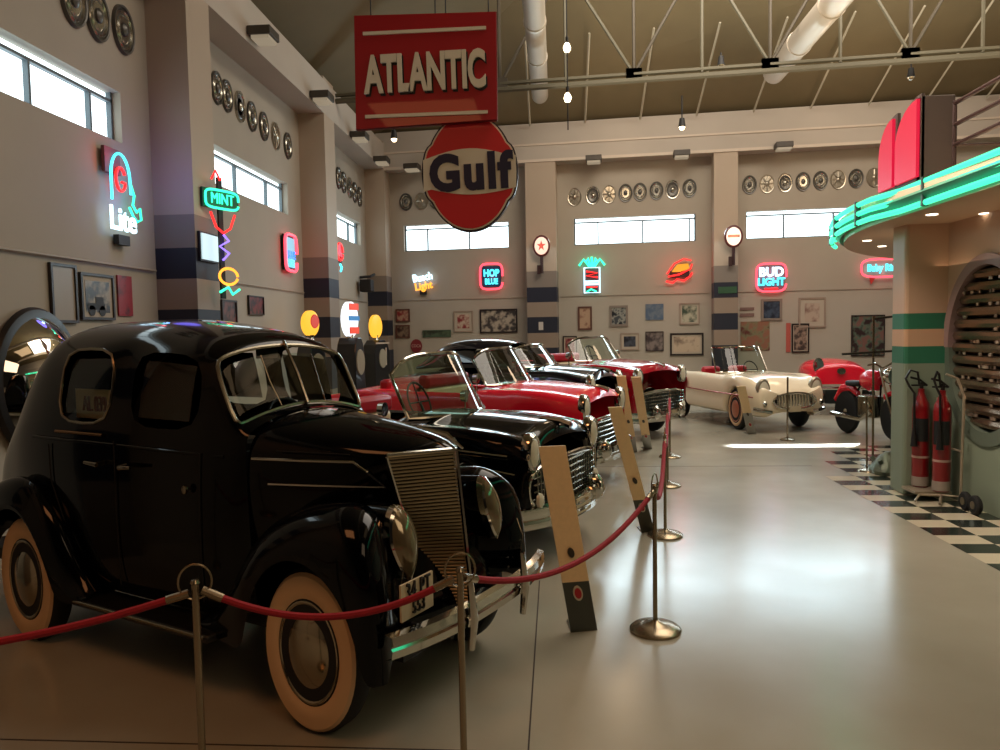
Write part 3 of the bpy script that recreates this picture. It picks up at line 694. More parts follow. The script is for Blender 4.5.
for s in (-1,1):
    Loft(flip(fender_rows(fst, 0, .30, .885), s), mirror=False).part('front_fender', BLACK, sedan)
    Loft(flip(fender_rows(rst, -2.76, .58, .92), s), mirror=False).part('rear_fender', BLACK, sedan)
    kb().box(-2.15,-.75,.60*s,.85*s,.29,.325).build('running_board', mat('running_board_rubber',(16,15,14),.4), sedan, bevel=.01)
    kb().tube([(-2.12,.852*s,.315),(-.78,.852*s,.315)], .008, 6).build('running_board_trim', CHROMED, sedan)
    # teardrop headlights faired into the fenders
    h = empty('headlight', (.335*K,.45*s*K,.80), s*.16); h.parent = sedan
    R = [];n = 28
    def tear(k, f, dx): 
        t = 2*PI*k/n; y = .090*f*math.cos(t); z = .128*f*math.sin(t)
        if z < 0: y *= (1+z*2.6); z *= 1.15
        return (.10+dx-z*.28, y, z)
    vs = []; fs = []
    for f, dx in ((1.10,-.22),(1.14,-.04),(1.12,0),(1.0,.012)):
        vs += [tear(k, f, dx) for k in range(n)]
    for i in range(3):
        for k in range(n): fs.append((i*n+k,i*n+(k+1)%n,(i+1)*n+(k+1)%n,(i+1)*n+k))
    ring = kb().add([v for v in vs], fs)
    shell = MB(K,K); shell.v = ring.v[:2*n]; shell.f = fs[:n]; shell.build('headlight_shell', BLACK, h)
    rg = MB(K,K); rg.v = ring.v[n:]; rg.f = fs[:2*n]; rg.build('bezel', CHROME, h)
    vs = []; fs = []
    for f, dx in ((1.0,.012),(.8,.035),(.5,.055),(.2,.063)): vs += [tear(k,f,dx) for k in range(n)]
    for i in range(3):
        for k in range(n): fs.append((i*n+k,i*n+(k+1)%n,(i+1)*n+(k+1)%n,(i+1)*n+k))
    fs.append(tuple(3*n+k for k in range(n)))
    kb().add(vs, fs).build('lens', mat('amber_grey_lens', (128,118,92), .12, metal=.55, coat=1), h)
    for q in range(1): pass
    # fender edge highlight trim near the headlight
    kb().tube([(.545,.62*s,.72),(.555,.68*s,.62),(.56,.64*s,.54)], .004, 4).build('parking_trim', CHROMED, sedan)
for (x,y,s) in ((0,-.70,-1),(0,.70,1),(-2.76,-.74,-1),(-2.76,.74,1)): wheel(sedan, x, y, .35, s, cap=mat('hubcap_chrome',(170,160,140),.14,metal=1))
# bumpers
def bumper(parent, xs, z, h, m_, name='bumper', w=.80, back_=.16, d=.035, sgn=1):
    vs = []; fs = []; n = 24
    for i in range(n+1):
        u = -1+2*i/n; y = w*u; x = xs-sgn*back_*abs(u)**2.6
        for (dx,dz) in ((-.015,-h*.5),(d*.8,-h*.42),(d,-h*.1),(d*.75,0),(d,h*.1),(d*.8,h*.42),(-.015,h*.5)): vs.append((x+dx*sgn,y,z+dz))
    for i in range(n):
        for j in range(6): fs.append((i*7+j,i*7+j+1,(i+1)*7+j+1,(i+1)*7+j))
    return kb().add(vs, fs).build(name, m_, parent)
bp = bumper(sedan, .72, .475, .10, CHROME, 'front_bumper', .84, .12)
for y in (-.30,.30): kb().tube([(.755,y,.34),(.775,y,.47),(.755,y,.63)], [.020,.028,.018], 8).build('bumper_guard', CHROME, bp)
for y in (-.4,.4): kb().tube([(.70,y,.42),(.35,y,.42)], .02).build('bumper_bracket', DARK, bp)
bumper(sedan, -4.25, .45, .12, CHROME, 'rear_bumper', .78, .12, sgn=-1)
lp = kb().box(.60,.612,-.73,-.45,.545,.69).build('licence_plate', PLATE, sedan, smooth=False)
text('plate_lettering', '34 PT', .095, INK, lp, (.616*K,-.59*K,.652), rot=(PI/2,0,PI/2), sx=.62, bold=0, spacing=1.15)
text('plate_lettering', '553', .072, INK, lp, (.616*K,-.59*K,.582), rot=(PI/2,0,PI/2), sx=.7, bold=0, spacing=1.15)
for s in (-1,1):
    kb().tube([(-.74,.20*s,1.30),(-.83,.22*s,1.43),(-.90,.23*s,1.56)], .005, 5).build('wiper', CHROMED, sedan)
kb().tube([(.20,0,1.225),(.42,0,1.195),(.53,0,1.14)], [.006,.014,.006], 6).build('hood_ornament', CHROME, sedan)
kb().tube([(-1.05,-.655,.93),(-1.05,-.73,.95)], .010).lathe([(0,-.75),(.02,-.745),(.022,-.73)], axis='y', c=(-1.05,0,.95), n=12).build('hinge_knob', CHROMED, sedan)
# ---- end of sedan
# ------------------------------------------------------------------ the 1950s cars
def slab_rows(st):
    """station: x, half width, underside z, fender top z, hood edge z, hood centre z"""
    R = []
    for (x, w, zb, zf, ze, zc) in st:
        R.append([(x,w-.22,zb),(x,w-.04,zb+.015),(x,w,zb+(zf-zb)*.45),(x,w-.015,zb+(zf-zb)*.82),(x,w-.10,zf),(x,w-.24,ze),(x,w*.42,zc),(x,0,zc+.01)])
    return R
def fifties(name, label, group, x, y, deg, paint, inside, wheelbase=2.92, hoodz=1.0, w=.92, front=.78, rear=-4.15, roof=False, trim=True, wx=1.0, style='thin', wtop=1.46, open_=True, win_m=None, wb0=-.60, ww_=.80):
    c = pose(name, x, y, deg); tag(c, label, 'car', group)
    ra = -wheelbase; r_ = .35; h = hoodz
    def arcz(t, zc): 
        d = .43**2-(t-zc)**2; return r_+math.sqrt(d) if d > 0 else .26
    xs = [rear, rear+.12, rear+.5, ra-.46, ra-.43, ra-.2, ra+.2, ra+.43, ra+.46, -2.15, -2.1, -1.5, -1.02, -.96, -.46, -.43, -.2, .2, .43, .46, front-.22, front-.06, front]
    st = []
    for t in xs:
        u = min(1, max(0, (t-rear)/1.2)); v = min(1, max(0, (front-t)/.9))
        ww = w*(.86+.14*math.sqrt(u))*(.93+.07*math.sqrt(v)); zb = max(.26, arcz(t, 0), arcz(t, ra))
        zf = h*(.90+.07*math.sin(min(1,v)*PI/2)) if t > -1 else h*.93
        if t < -2.2: zf = h*(.95-.12*max(0,(-2.8-t)/1.4))
        zc = h*(.95+.05*v) if t > -1 else h*.97
        if t < -2.2: zc = h*(.97-.16*max(0,(-2.8-t)/1.4))
        if t >= front-.01: zf -= .03; zc -= .10
        if t <= rear+.01: zf -= .2; zc -= .25
        st.append((t, ww, zb if abs(t-front) > .01 else .42, zf, min(zf,zc)-.035, zc))
    L = Loft(slab_rows(st))
    i0, i1 = 9, 12
    holes = set()
    if open_:
        for i in range(i0, i1):
            for j in (5,6): holes |= {(i,j),(i,-1-j)}
    body = L.part('body', paint, c, holes=holes, caps=(0,))
    # lamps, grille opening and bumper
    for s in (-1,1):
        headlamp(c, front-.01, s*(w-.20), h*.80, .095)
        for wxx in (0, ra): wheel(c, wxx, s*(w-.165), .35, s, style, cap=CHROME)
    G2 = mat('grille_mesh_chrome', (150,150,142), .2, metal=1)
    g = kb().box(front-.02,front+.012,-w*.68,w*.68,.44,.72).build('grille', mat('grille_shadow',(12,14,14),.5), c, smooth=False)
    mb = kb()
    for k in range(6): mb.tube([(front+.01,-w*.80,.44+.05*k),(front+.055,0,.44+.05*k),(front+.01,w*.80,.44+.05*k)], .008, 5)
    for k in range(-11,12): mb.tube([(front+.035,k*w*.07,.42),(front+.035,k*w*.07,.70)], .007, 5)
    mb.build('grille_lattice', G2, g)
    ring = [(front+.03-.05*abs(math.cos(t))**3, w*.86*math.copysign(abs(math.cos(t))**.6,math.cos(t)), .56+.165*math.copysign(abs(math.sin(t))**.7,math.sin(t))) for t in [2*PI*k/36 for k in range(36)]]
    kb().tube(ring, .022, 8, closed=True).build('grille_surround', CHROME, g)
    for s in (-1,1):
        kb().lathe([(.055,0),(.05,.03),(.03,.045),(0,.05)], axis='x', n=20).build('parking_lamp', mat('lamp_lens'), c, loc=((front+.03)*K,s*w*.74*K,.48))
    b1 = bumper(c, front+.15, .36, .17, CHROME, 'front_bumper', w+.02, .28, d=.05)
    for s in (-1,1): kb().lathe([(.07,-.08),(.075,0),(.05,.06),(0,.09)], axis='x', n=16, sz=1.5).build('bumper_guard', CHROME, b1, loc=((front+.17)*K,s*.42*K,.42))
    bumper(c, rear-.06, .42, .16, CHROME, 'rear_bumper', w-.02, .2, d=.05, sgn=-1)
    # windshield
    def wsp(u, t):       # u -1..1 across, t 0..1 up
        a = abs(u)**3; yb = w*ww_*u; x0 = wb0-.22*a; 
        return (x0-.34*t*(1-.25*abs(u)**5), yb*(1-.07*t), h*.985+(wtop-h)*t*(1-.30*abs(u)**5))
    N_ = 14
    vs = [wsp(-1+2*i/N_, t) for t in (0,.5,1) for i in range(N_+1)]
    kb().add(vs, [(k*(N_+1)+i,k*(N_+1)+i+1,(k+1)*(N_+1)+i+1,(k+1)*(N_+1)+i) for k in range(2) for i in range(N_)]).build('windshield', win_m or GLASSG, c)
    loop = [wsp(-1+2*i/N_,0) for i in range(N_+1)]+[wsp(1,.5)]+[wsp(1-2*i/N_,1) for i in range(N_+1)]+[wsp(-1,.5)]
    kb().tube(loop, .017, 6, closed=True).build('windshield_frame', CHROME, c)
    if open_:
        kb().box(-2.75,-1.0,-w+.3,w-.3,.24,.40).build('floor_pan', DARK, c, smooth=False)
        kb().box(-1.06,-.98,-w+.3,w-.3,h*.72,h*.95).build('dashboard', paint, c, bevel=.03)
        IN2 = mat('cream_vinyl', (214,196,160), .45)
        for xx, zt in ((-1.98,h*1.07),(-2.72,h*1.02)):
            mb = kb().box(xx+.05,xx+.55,-w+.30,w-.30,.36,.58).box(xx-.10,xx+.06,-w+.30,w-.30,.36,zt-.14); sb = mb.build('seat', IN2, c, bevel=.04)
            kb().box(xx-.12,xx+.08,-w+.29,w-.29,zt-.15,zt).build('seat_top', inside, sb, bevel=.04)
        kb().tube([(-1.12,.20,h*.92),(-1.28,.33,h*1.02)], .016).build('steering_column', DARK, c)
        pts = [(-1.30-.09*math.sin(t), .34+.20*math.cos(t), h*1.03+.17*math.sin(t)) for t in [2*PI*k/24 for k in range(24)]]
        kb().tube(pts, .012, 6, closed=True).tube([pts[0],pts[12]], .008).tube([pts[6],(-1.3,.34,h*1.03)], .008).build('steering_wheel', DARK, c)
    if trim:
        for s in (-1,1):
            kb().tube([(front-.1,s*(w-.015),h*.66),(.3,s*(w+.018),h*.69),(-1.5,s*(w+.022),h*.70),(rear+.4,s*(w-.01),h*.66)], .013, 6).build('side_trim', CHROME, c)
    kb().tube([(front-.28,0,hoodz*.975),(front-.05,0,hoodz*.955),(front+.06,0,hoodz*.93)], [.01,.022,.03], 8).build('hood_ornament', CHROME, c)
    for s in (-1,1):
        kb().tube([(-.95,s*(w-.14),h*.93),(-.96,s*(w-.13),h*1.03)], .008).lathe([(0,-1.02),(.05,-1.0),(.055,-.93),(0,-.92)], axis='x', c=(0,s*(w-.13),h*1.06), n=14).build('wing_mirror', CHROME, c)
    if roof:
        rr = [(-1.0,.70,h*.98,h*.99,.60),(-1.28,.70,h*.98,wtop,.56),(-1.5,.71,h*.98,wtop+.05,.56),(-2.1,.71,h*.98,wtop+.07,.56),(-2.6,.69,h*.98,wtop+.05,.54),(-2.95,.66,h*.97,wtop-.06,.50),(-3.3,.60,h*.94,h*1.05,.46)]
        rows_ = [[(t,a,b_),(t,a-.01,b_+.05),(t,q,max(b_+.08,zt-.12)),(t,q-.10,max(b_+.09,zt-.03)),(t,.22,zt+.015),(t,0,zt+.02)] for (t,a,b_,zt,q) in rr]
        RL = Loft(rows_)
        hs = both(0,[2,3,4])|both(1,[1])|both(2,[1])|both(3,[1])
        RL.part('roof', paint, c, holes=hs)
        RL.pane('side_window', both(1,[1])|both(2,[1])|both(3,[1]), GLASSD, c, .01)
    return c
def both_(i, js): return {(i,j) for j in js}|{(i,-1-j) for j in js}
ROW = 'cars parked in a slanting row'
REDV = mat('red_vinyl', (165,18,34), .4)
chev = fifties('convertible_car', 'black 1950s convertible with open top and red and cream seats beside the black sedan', ROW, -.42, 5.85, -24.4, BLACK, REDV, hoodz=1.02, w=.93, front=.70, wtop=1.50, wb0=-.46)
kb().box(.885,.895,-.18,.18,.30,.42).build('licence_plate', PLATE, chev, smooth=False)
kb().tube([(.55,-.955,.80),(-.3,-.965,.83),(-.9,-.962,.83)], .016, 6).build('chrome_spear', CHROME, chev)
rch = fifties('convertible_car', 'bright red 1950s convertible between the black convertible and the black hardtop car', ROW, .03, 8.25, -24.4, RED, REDV, hoodz=1.09, w=.90, front=.70, wtop=1.48)
dark = fifties('hardtop_car', 'dark blue-black 1950s hardtop car with curved roof behind the bright red convertible', ROW, .34, 10.45, -24.4, MIDNIGHT, REDV, front=.5, hoodz=1.17, w=.92, roof=True, open_=False, win_m=GLASS, wtop=1.47)
merc = fifties('convertible_car', 'deep red 1950s convertible with wide chrome grille, last of the slanting row', ROW, 1.14, 11.8, -42, DRED, REDV, hoodz=1.18, w=.96, wtop=1.55, win_m=GLASS)

# the white two-seater facing us
cv = pose('sports_car', 3.46, 12.52, -72); tag(cv, 'cream white 1950s two-seat roadster with toothed oval grille parked near the far wall', 'car')
xs = [-3.35,-3.28,-3.0,-2.59-.45,-2.59-.42,-2.79,-2.39,-2.59+.42,-2.59+.45,-1.95,-1.9,-1.4,-.98,-.9,-.45,-.42,-.2,.2,.42,.45,.60,.78,.90]
st = []; w = .90
for t in xs:
    def az(zc): 
        d = .41**2-(t-zc)**2; return .34+math.sqrt(d) if d > 0 else .24
    v = min(1,max(0,(.9-t)/.7)); u = min(1,max(0,(t+3.35)/.7))
    zf = .70+.19*math.sin(v*PI/2) if t > -1 else .90
    if t < -1.9: zf = .90*(.80+.20*math.sqrt(u))
    zc = .62+.26*math.sin(v*PI/2) if t > -1 else .88
    if t < -1.9: zc = .86*(.72+.28*math.sqrt(u))
    st.append((t, w*(.78+.22*math.sqrt(v))*(.82+.18*math.sqrt(u)), max(az(0),az(-2.59)) if t < .85 else .34, zf, min(zc,zf)-.03, zc))
LC = Loft(slab_rows(st)); hs = set()
for i in (10,11):
    for j in (5,6): hs |= {(i,j),(i,-1-j)}
LC.part('body', CREAM, cv, holes=hs, caps=(0,1))
for s in (-1,1):
    headlamp(cv, .74, s*.62, .68, .12, mat('bezel_dull',(150,140,120),.3,metal=.5))
    for wx_ in (0,-2.59): wheel(cv, wx_, s*.735, .335, s, 'thin', cap=mat('hub_red_cream',(190,120,96),.3,metal=.4))
    kb().lathe([(.05,0),(.03,.03),(0,.035)], axis='x', n=12).build('parking_lamp', CHROME, cv, loc=(.86*K,s*.66*K,.46))
    kb().tube([(.70,s*.84,.56),(.4,s*.895,.57),(-1.6,s*.91,.58),(-3.0,s*.86,.60)], .011, 6).build('side_trim', mat('trim_red_reflection',(170,90,80),.3,metal=.6), cv)  # side trim is chrome; its red reflection is put into the colour
    kb().tube([(.80,s*.45,.33),(.92,s*.55,.34),(.88,s*.72,.36),(.70,s*.82,.38)], .03, 8).build('bumper_end', CHROME, cv)
og = kb().lathe([(.30,-.03),(.30,.0),(0,.0)], axis='x', n=32, sx=1.5, sz=.36/K*.72).build('grille', mat('grille_shadow'), cv, loc=(.885*K,0,.50))
ringp = [(.0,.50*math.cos(t),.125*math.sin(t)) for t in [2*PI*k/32 for k in range(32)]]
kb().tube([(.03,p[1],p[2]) for p in ringp], .017, 6, closed=True).build('grille_ring', CHROME, og)
mb = kb()
for k in range(-6,7): mb.tube([(.03,k*.068,-.10),(.05,k*.068,0),(.03,k*.068,.10)], .013, 6)
mb.build('grille_teeth', CHROME, og)
kb().box(.93,.935,-.14,.14,.33,.42).build('licence_plate', PLATE, cv, smooth=False)
def wsp(u, t):
    a = abs(u)**3; return (-.78-.30*a-.30*t, .66*u*(1-.08*t), .885+.42*t)
N_ = 14; vs = [wsp(-1+2*i/N_, t) for t in (0,.5,1) for i in range(N_+1)]
kb().add(vs, [(k*(N_+1)+i,k*(N_+1)+i+1,(k+1)*(N_+1)+i+1,(k+1)*(N_+1)+i) for k in range(2) for i in range(N_)]).build('windshield', GLASS, cv)
kb().tube([wsp(-1+2*i/N_,0) for i in range(N_+1)]+[wsp(1,.5)]+[wsp(1-2*i/N_,1) for i in range(N_+1)]+[wsp(-1,.5)], .017, 6, closed=True).build('windshield_frame', CHROME, cv)
for s in (-1,1): kb().box(-1.85,-1.45,s*.36-.24,s*.36+.24,.36,.5).box(-1.93,-1.78,s*.36-.24,s*.36+.24,.4,.96).build('seat', REDV, cv, bevel=.05)
kb().box(-1.9,-1.0,-.6,.6,.22,.36).build('floor_pan', DARK, cv, smooth=False)
kb().box(-1.05,-.98,-.6,.6,.6,.84).build('dashboard', REDV, cv, bevel=.03)
pts = [(-1.25-.08*math.sin(t), .34+.18*math.cos(t), .90+.15*math.sin(t)) for t in [2*PI*k/20 for k in range(20)]]
kb().tube(pts, .011, 6, closed=True).tube([pts[0],pts[10]], .008).build('steering_wheel', DARK, cv)
em = kb().lathe([(.09,0),(.09,.006),(.075,.006),(.075,0)], axis='y', n=28, sz=1.25).build('flank_emblem', mat('emblem_red',(150,40,40),.4), cv, loc=(-2.05*K,-.925*K,.68)); em.rotation_euler = (0,0,0)
text('emblem_lettering', 'M', .09, INK, em, (0,-.012,0), sx=.8)

# small red roadster and motorcycle at the right end
rr_ = pose('vintage_roadster', 5.2, 14.3, -98); tag(rr_, 'small red open vehicle with bare front wheels behind the white roadster', 'car')
Loft([[(x,a*1.35,z) for (x,a,z) in r] for r in [[(-2.0,.3,.5),(-2.0,.5,.6),(-2.0,.5,.85),(-2.0,.3,.98),(-2.0,0,1.0)],[(-1.0,.34,.5),(-1.0,.56,.6),(-1.0,.56,.9),(-1.0,.3,1.0),(-1.0,0,1.02)],[(-.3,.34,.55),(-.3,.52,.62),(-.3,.50,.88),(-.3,.3,.98),(-.3,0,1.0)],[(.25,.42,.56),(.25,.47,.64),(.25,.45,.84),(.25,.30,.93),(.25,0,.95)],[(.30,.41,.58),(.30,.46,.64),(.30,.44,.82),(.30,.28,.90),(.30,0,.92)]]]).part('body', RED, rr_, caps=(0,1))
kb().lathe([(.0,0),(.10,0),(.10,.02),(0,.03)], axis='x', n=20, sz=.6).build('nose_badge', CHROMED, rr_, loc=(.345*K,0,.82))
for s in (-1,1):
    Loft([[(-.42,s*.58,.50),(-.42,s*.70,.54),(-.42,s*.82,.50)],[(-.2,s*.58,.70),(-.2,s*.70,.75),(-.2,s*.82,.70)],[(.1,s*.58,.76),(.1,s*.70,.80),(.1,s*.82,.76)],[(.38,s*.58,.66),(.38,s*.70,.70),(.38,s*.82,.66)],[(.5,s*.58,.5),(.5,s*.70,.54),(.5,s*.82,.5)]], mirror=False).part('mudguard', RED, rr_)
    wheel(rr_, 0, s*.70, .33, s, 'none'); wheel(rr_, -1.9, s*.70, .33, s, 'none')
kb().tube([(.42,-.8,.50),(.42,.8,.50)], .022).build('front_bar', CHROME, rr_)
kb().box(-.3,.3,-.35,.35,.22,.5).tube([(0,-.7,.33),(0,.7,.33)], .04).build('engine_block', mat('engine_metal',(40,42,44),.4,metal=.6), rr_, bevel=.02)
kb().lathe([(0,0),(.12,.0),(.12,.05),(0,.06)], axis='x', n=20, sz=1.2).build('headlight', CHROME, rr_, loc=(.2*K,-.5*K,.92))
moto = pose('motorcycle', 4.75, 10.9, -70); tag(moto, 'chrome and red motorcycle standing beyond the striped diner pillar', 'motorcycle')
for x in (.0,-1.25):
    t = kb().lathe([(.25,-.05),(.31,-.055),(.335,0),(.31,.055),(.25,.05)], axis='y', n=32).build('wheel', RUBBER, moto, loc=(x*K,0,.335))
    mb = kb()
    for k in range(10): mb.tube([(0,0,0),(.25*math.cos(k*PI/5),0,.25*math.sin(k*PI/5))], .005, 4)
    mb.lathe([(.05,-.06),(.05,.06)], axis='y', n=16).build('spokes', CHROME, t)
kb().tube([(0,.07,.335),(-.28,.08,.95),(-.32,.07,1.02)], .022).tube([(0,-.07,.335),(-.28,-.08,.95),(-.32,-.07,1.02)], .022).build('fork', CHROME, moto)
kb().tube([(-.28,-.38,1.08),(-.30,-.2,1.10),(-.32,0,1.03),(-.30,.2,1.10),(-.28,.38,1.08)], .014).build('handlebar', CHROME, moto)
kb().lathe([(0,-.16),(.08,-.12),(.10,0),(.09,.04),(0,.05)], axis='x', n=20, sz=1.2).build('headlight', CHROME, moto, loc=(-.12*K,0,.92))
kb().lathe([(0,-.30),(.10,-.24),(.15,-.05),(.13,.15),(0,.28)], axis='x', n=20, sz=1.1).build('fuel_tank', RED, moto, loc=(-.58*K,0,.84))
kb().box(-1.2,-.82,-.13,.13,.74,.82).build('saddle', DARK, moto, bevel=.03)
kb().box(-.85,-.40,-.12,.12,.30,.62).lathe([(.12,-.16),(.12,.16)], axis='y', c=(-.6,0,.42), n=18).build('engine', CHROMED, moto, bevel=.02)
kb().tube([(-.45,-.16,.40),(-.7,-.18,.27),(-1.5,-.19,.30)], .035).build('exhaust_pipe', CHROME, moto)
kb().tube([(-.3,.0,.95),(-.9,0,.75),(-1.25,0,.34)], .02).tube([(-.35,0,.9),(-.4,0,.35),(-1.25,0,.3)], .02).build('frame', BLACK, moto)
kb().tube([(-.95,0,.62),(-1.15,0,.72),(-1.4,0,.68),(-1.6,0,.5)], [.05,.07,.07,.04], 8).build('mudguard', RED, moto)
kb().tube([(.22,0,.62),(0,0,.70),(-.25,0,.62)], .05, 8).build('mudguard', RED, moto)
# ---- end of cars
# ------------------------------------------------------------------ wheel covers hung on the walls
CV = [mat('wheel_cover_chrome', (176,172,160), .22, metal=.95), mat('wheel_cover_bronze', (172,164,148), .3, metal=.9), mat('wheel_cover_dark', (92,90,86), .35, metal=.6)]
def cover_proto(kind):
    o = bpy.data.objects.new('wheel_cover', None); link(o); r = .225
    a, b_ = ((CV[0],CV[2]),(CV[1],CV[0]),(CV[2],CV[0]))[kind]
    S = MB(K, K)     # discs lie in the wall plane, front towards -y
    S.lathe([(r*.86,.002),(r,.002),(r*.97,-.045),(r*.88,-.04),(r*.84,-.02)], axis='y', n=32, sz=1).build('rim_ring', a, o)
    S = MB(K, K)
    if kind == 0: S.lathe([(r*.86,-.01),(r*.7,-.035),(r*.55,-.02),(0,-.02)], axis='y', n=32)
    elif kind == 1:
        S.lathe([(r*.86,-.01),(r*.6,-.015),(0,-.02)], axis='y', n=32)
        for k in range(8): t = k*PI/4; S.tube([(r*.25*math.cos(t),-.03,r*.25*math.sin(t)),(r*.82*math.cos(t),-.02,r*.82*math.sin(t))], .016, 5)
    else:
        S.lathe([(r*.86,-.01),(r*.75,-.04),(r*.62,-.01),(r*.5,-.035),(0,-.03)], axis='y', n=32)
    S.build('dished_face', b_ if kind != 1 else CV[1], o)
    MB(K, K).lathe([(r*.30,-.02),(r*.28,-.05),(r*.15,-.075),(0,-.08)], axis='y', n=20).build('centre_cap', a, o)
    return o
protos = [cover_proto(k) for k in range(3)]; used = [False]*3
ORD = ['first','second','third','fourth','fifth','sixth','seventh','eighth','ninth']
def put_cover(loc, rz, kind, label, group, s=1):
    if not used[kind]: o = protos[kind]; used[kind] = True
    else: o = copy_tree(protos[kind])
    o.location = loc; o.rotation_euler = (0,0,rz); o.scale = (s,s,s); tag(o, label, 'wheel cover', group)
LROT = PI/2; BROT = -BA
seqs = [0,1,0,2,1,2,0,0]
for k, (px,py) in enumerate(((72,0),(96,16),(122,30))):
    put_cover(left(px,py,.0), LROT, [2,2,2][k], 'dark chrome wheel cover high above the nearest left window, %s from the left' % ORD[k], 'wheel covers above the nearest left window', 1.08)
for k, px in enumerate((216,226,239,251,263,275,287)):
    py = 88+(px-216)*(146-88)/71
    put_cover(left(px,py,.0), LROT, [2,2,0,2,2,1,2][k], 'chrome wheel cover above the second left window, %s from the left' % ORD[k], 'wheel covers above the second left window', .95)
for k, px in enumerate((338,343,349,354,359)):
    put_cover(left(px,178+(px-338)*.9,.0), LROT, [2,2,0,2,2][k], 'wheel cover above the farthest left window, %s from the left' % ORD[k], 'wheel covers above the farthest left window', .98)
for k, (px,py) in enumerate(((406,202),(421.5,201),(436,200.5),(451,200),(466,199),(481,198.5))):
    if k > 2 : continue
    put_cover(back(px,py,.0), BROT, [2,1,0][k], 'wheel cover on the far wall beside the blue and orange sign, %s from the left' % ORD[k], 'wheel covers over the left far window', .92)
for k, px in enumerate((574.5,593,609,625.5,640,656.5,672.5,689.5)):
    put_cover(back(px,197-(px-574)*.075,.0), BROT, [1,0,1,2,2,2,0,2][k], 'wheel cover over the middle far window, %s from the left' % ORD[k], 'wheel covers over the middle far window', .92)
for k, px in enumerate((749.5,767,785,803,820.5,838,856,874)):
    put_cover(back(px,185-(px-749)*.06,.0), BROT, [2,1,0,2,2,1,2,1][k], 'wheel cover over the right far window, %s from the left' % ORD[k], 'wheel covers over the right far window', .92)
for u in range(3):
    if not used[u]: bpy.data.objects.remove(protos[u])

# ------------------------------------------------------------------ framed pictures
def framed(P, rz, w, h, m_pic, m_fr, label, name='framed_picture', cat='picture', border=.025, matte=0, group=None, d=.03):
    o = empty(name, P, rz); tag(o, label, cat, group); a, b_ = w/2, h/2
    if border:
        MB().box(-a,a,-d,0,b_-border,b_).box(-a,a,-d,0,-b_,-b_+border).box(-a,-a+border,-d,0,-b_+border,b_-border).box(a-border,a,-d,0,-b_+border,b_-border).build('frame', m_fr, o, smooth=False)
    if matte:
        MB().box(-a+border,a-border,-d*.5,0,-b_+border,b_-border).build('mount', mat('mount_card',(176,164,146),.7), o, smooth=False); q = border+matte
    else: q = border
    MB().box(-a+q,a-q,-d*.6 if matte else -d*.5,0,-b_+q,b_-q).build('print', m_pic, o, smooth=False)
    return o
FDK = mat('dark_wood_frame', (34,24,22), .4); FBR = mat('brown_wood_frame', (92,58,46), .45); FGR = mat('grey_frame', (128,116,104), .5); FGD = mat('pale_frame', (150,132,116), .5)
def wall_rect(side, x0, y0, x1, y1, off=.004):
    f_ = left if side == 'L' else back
    a = f_(x0,(y0+y1)/2,off); b_ = f_(x1,(y0+y1)/2,off); t = f_((x0+x1)/2,y0,off); bt = f_((x0+x1)/2,y1,off)
    return (a+b_)/2*1.0 if False else Vector(((a.x+b_.x)/2,(a.y+b_.y)/2,(t.z+bt.z)/2)), (b_-a).length, t.z-bt.z, (LROT if side == 'L' else BROT)
def pic(side, x0, y0, x1, y1, m_pic, m_fr, label, **k):
    P, w_, h_, rz = wall_rect(side, x0, y0, x1, y1); return framed(P, rz, w_, h_, m_pic, m_fr, label, **k)
pic('L',49,264,75,323, mat('blank_print',(150,136,116),.4), FDK, 'tall dark frame with a nearly blank cream print on the left wall')
p = pic('L',79,274,112,320, art('car_photo',(150,136,112),(40,42,44),9,.52), FDK, 'dark framed picture of an old car on the left wall', matte=.045)
MB(1,1).box(-.16,.10,-.022,-.018,-.12,-.06).lathe([(.05,-.022),(.05,-.018),(0,-.018)], axis='y', c=(-.10,0,-.13), n=16).lathe([(.05,-.022),(.05,-.018),(0,-.018)], axis='y', c=(.06,0,-.13), n=16).box(-.04,.08,-.022,-.018,-.06,.0).build('drawn_car', mat('ink_grey',(46,48,52),.6), p, smooth=False)
pic('L',117,276,131,316, art('red_poster',(150,20,34),(70,12,20),7,.42), FBR, 'narrow red poster on the left wall beside the striped column', name='poster', cat='poster', border=0)
pic('L',247.5,296,262.5,315, art('small_dark_red',(120,40,44),(36,16,24),10,.5), FDK, 'small dark red picture on the left wall in the second bay', border=.015)
pic('L',221,300,236,345, art('dark_print',(110,60,54),(30,24,26),8,.5), FDK, 'dark framed print low on the left wall just past the first striped column')
pic('B',396,309,410,322, art('red_print',(176,140,116),(130,34,36),9,.5), FBR, 'small red print above a matching dark one at the left of the far wall', border=.03)
pic('B',396,325,410,338, art('dark_small',(130,110,90),(60,34,30),9,.5), FBR, 'small brown print below the red one at the left of the far wall', border=.03)
pic('B',391+32,330,391+60,337, art('green_strip',(76,96,74),(40,48,40),5,.5), mat('green_frame',(58,84,64),.5), 'low green panel with three dark squares on the far wall', name='wall_sign', cat='sign', border=.02)
pic('B',454,311,473,332, art('red_trucks',(190,168,148),(128,36,40),8,.5), FGD, 'pale framed print with a red patch on the far wall', matte=.06)
pic('B',480,309,517.5,333, art('bw_scene',(170,158,140),(60,54,52),7,.5), FDK, 'wide dark framed black and white picture on the far wall', border=.035)
o = MB().lathe([(0,0),(.14,0),(.14,-.02),(0,-.02)], axis='y', n=28, sz=1.15).build('round_sign', mat('round_maroon',(120,30,38),.4)); o.location = back(416.5,346,.01); o.rotation_euler = (0,0,BROT); tag(o, 'small round maroon sign low on the far wall', 'sign')
text('sign_lettering', 'COCA', .10, mat('sign_cream',(190,150,140),.5), o, (0,-.024,0), sx=.8).data
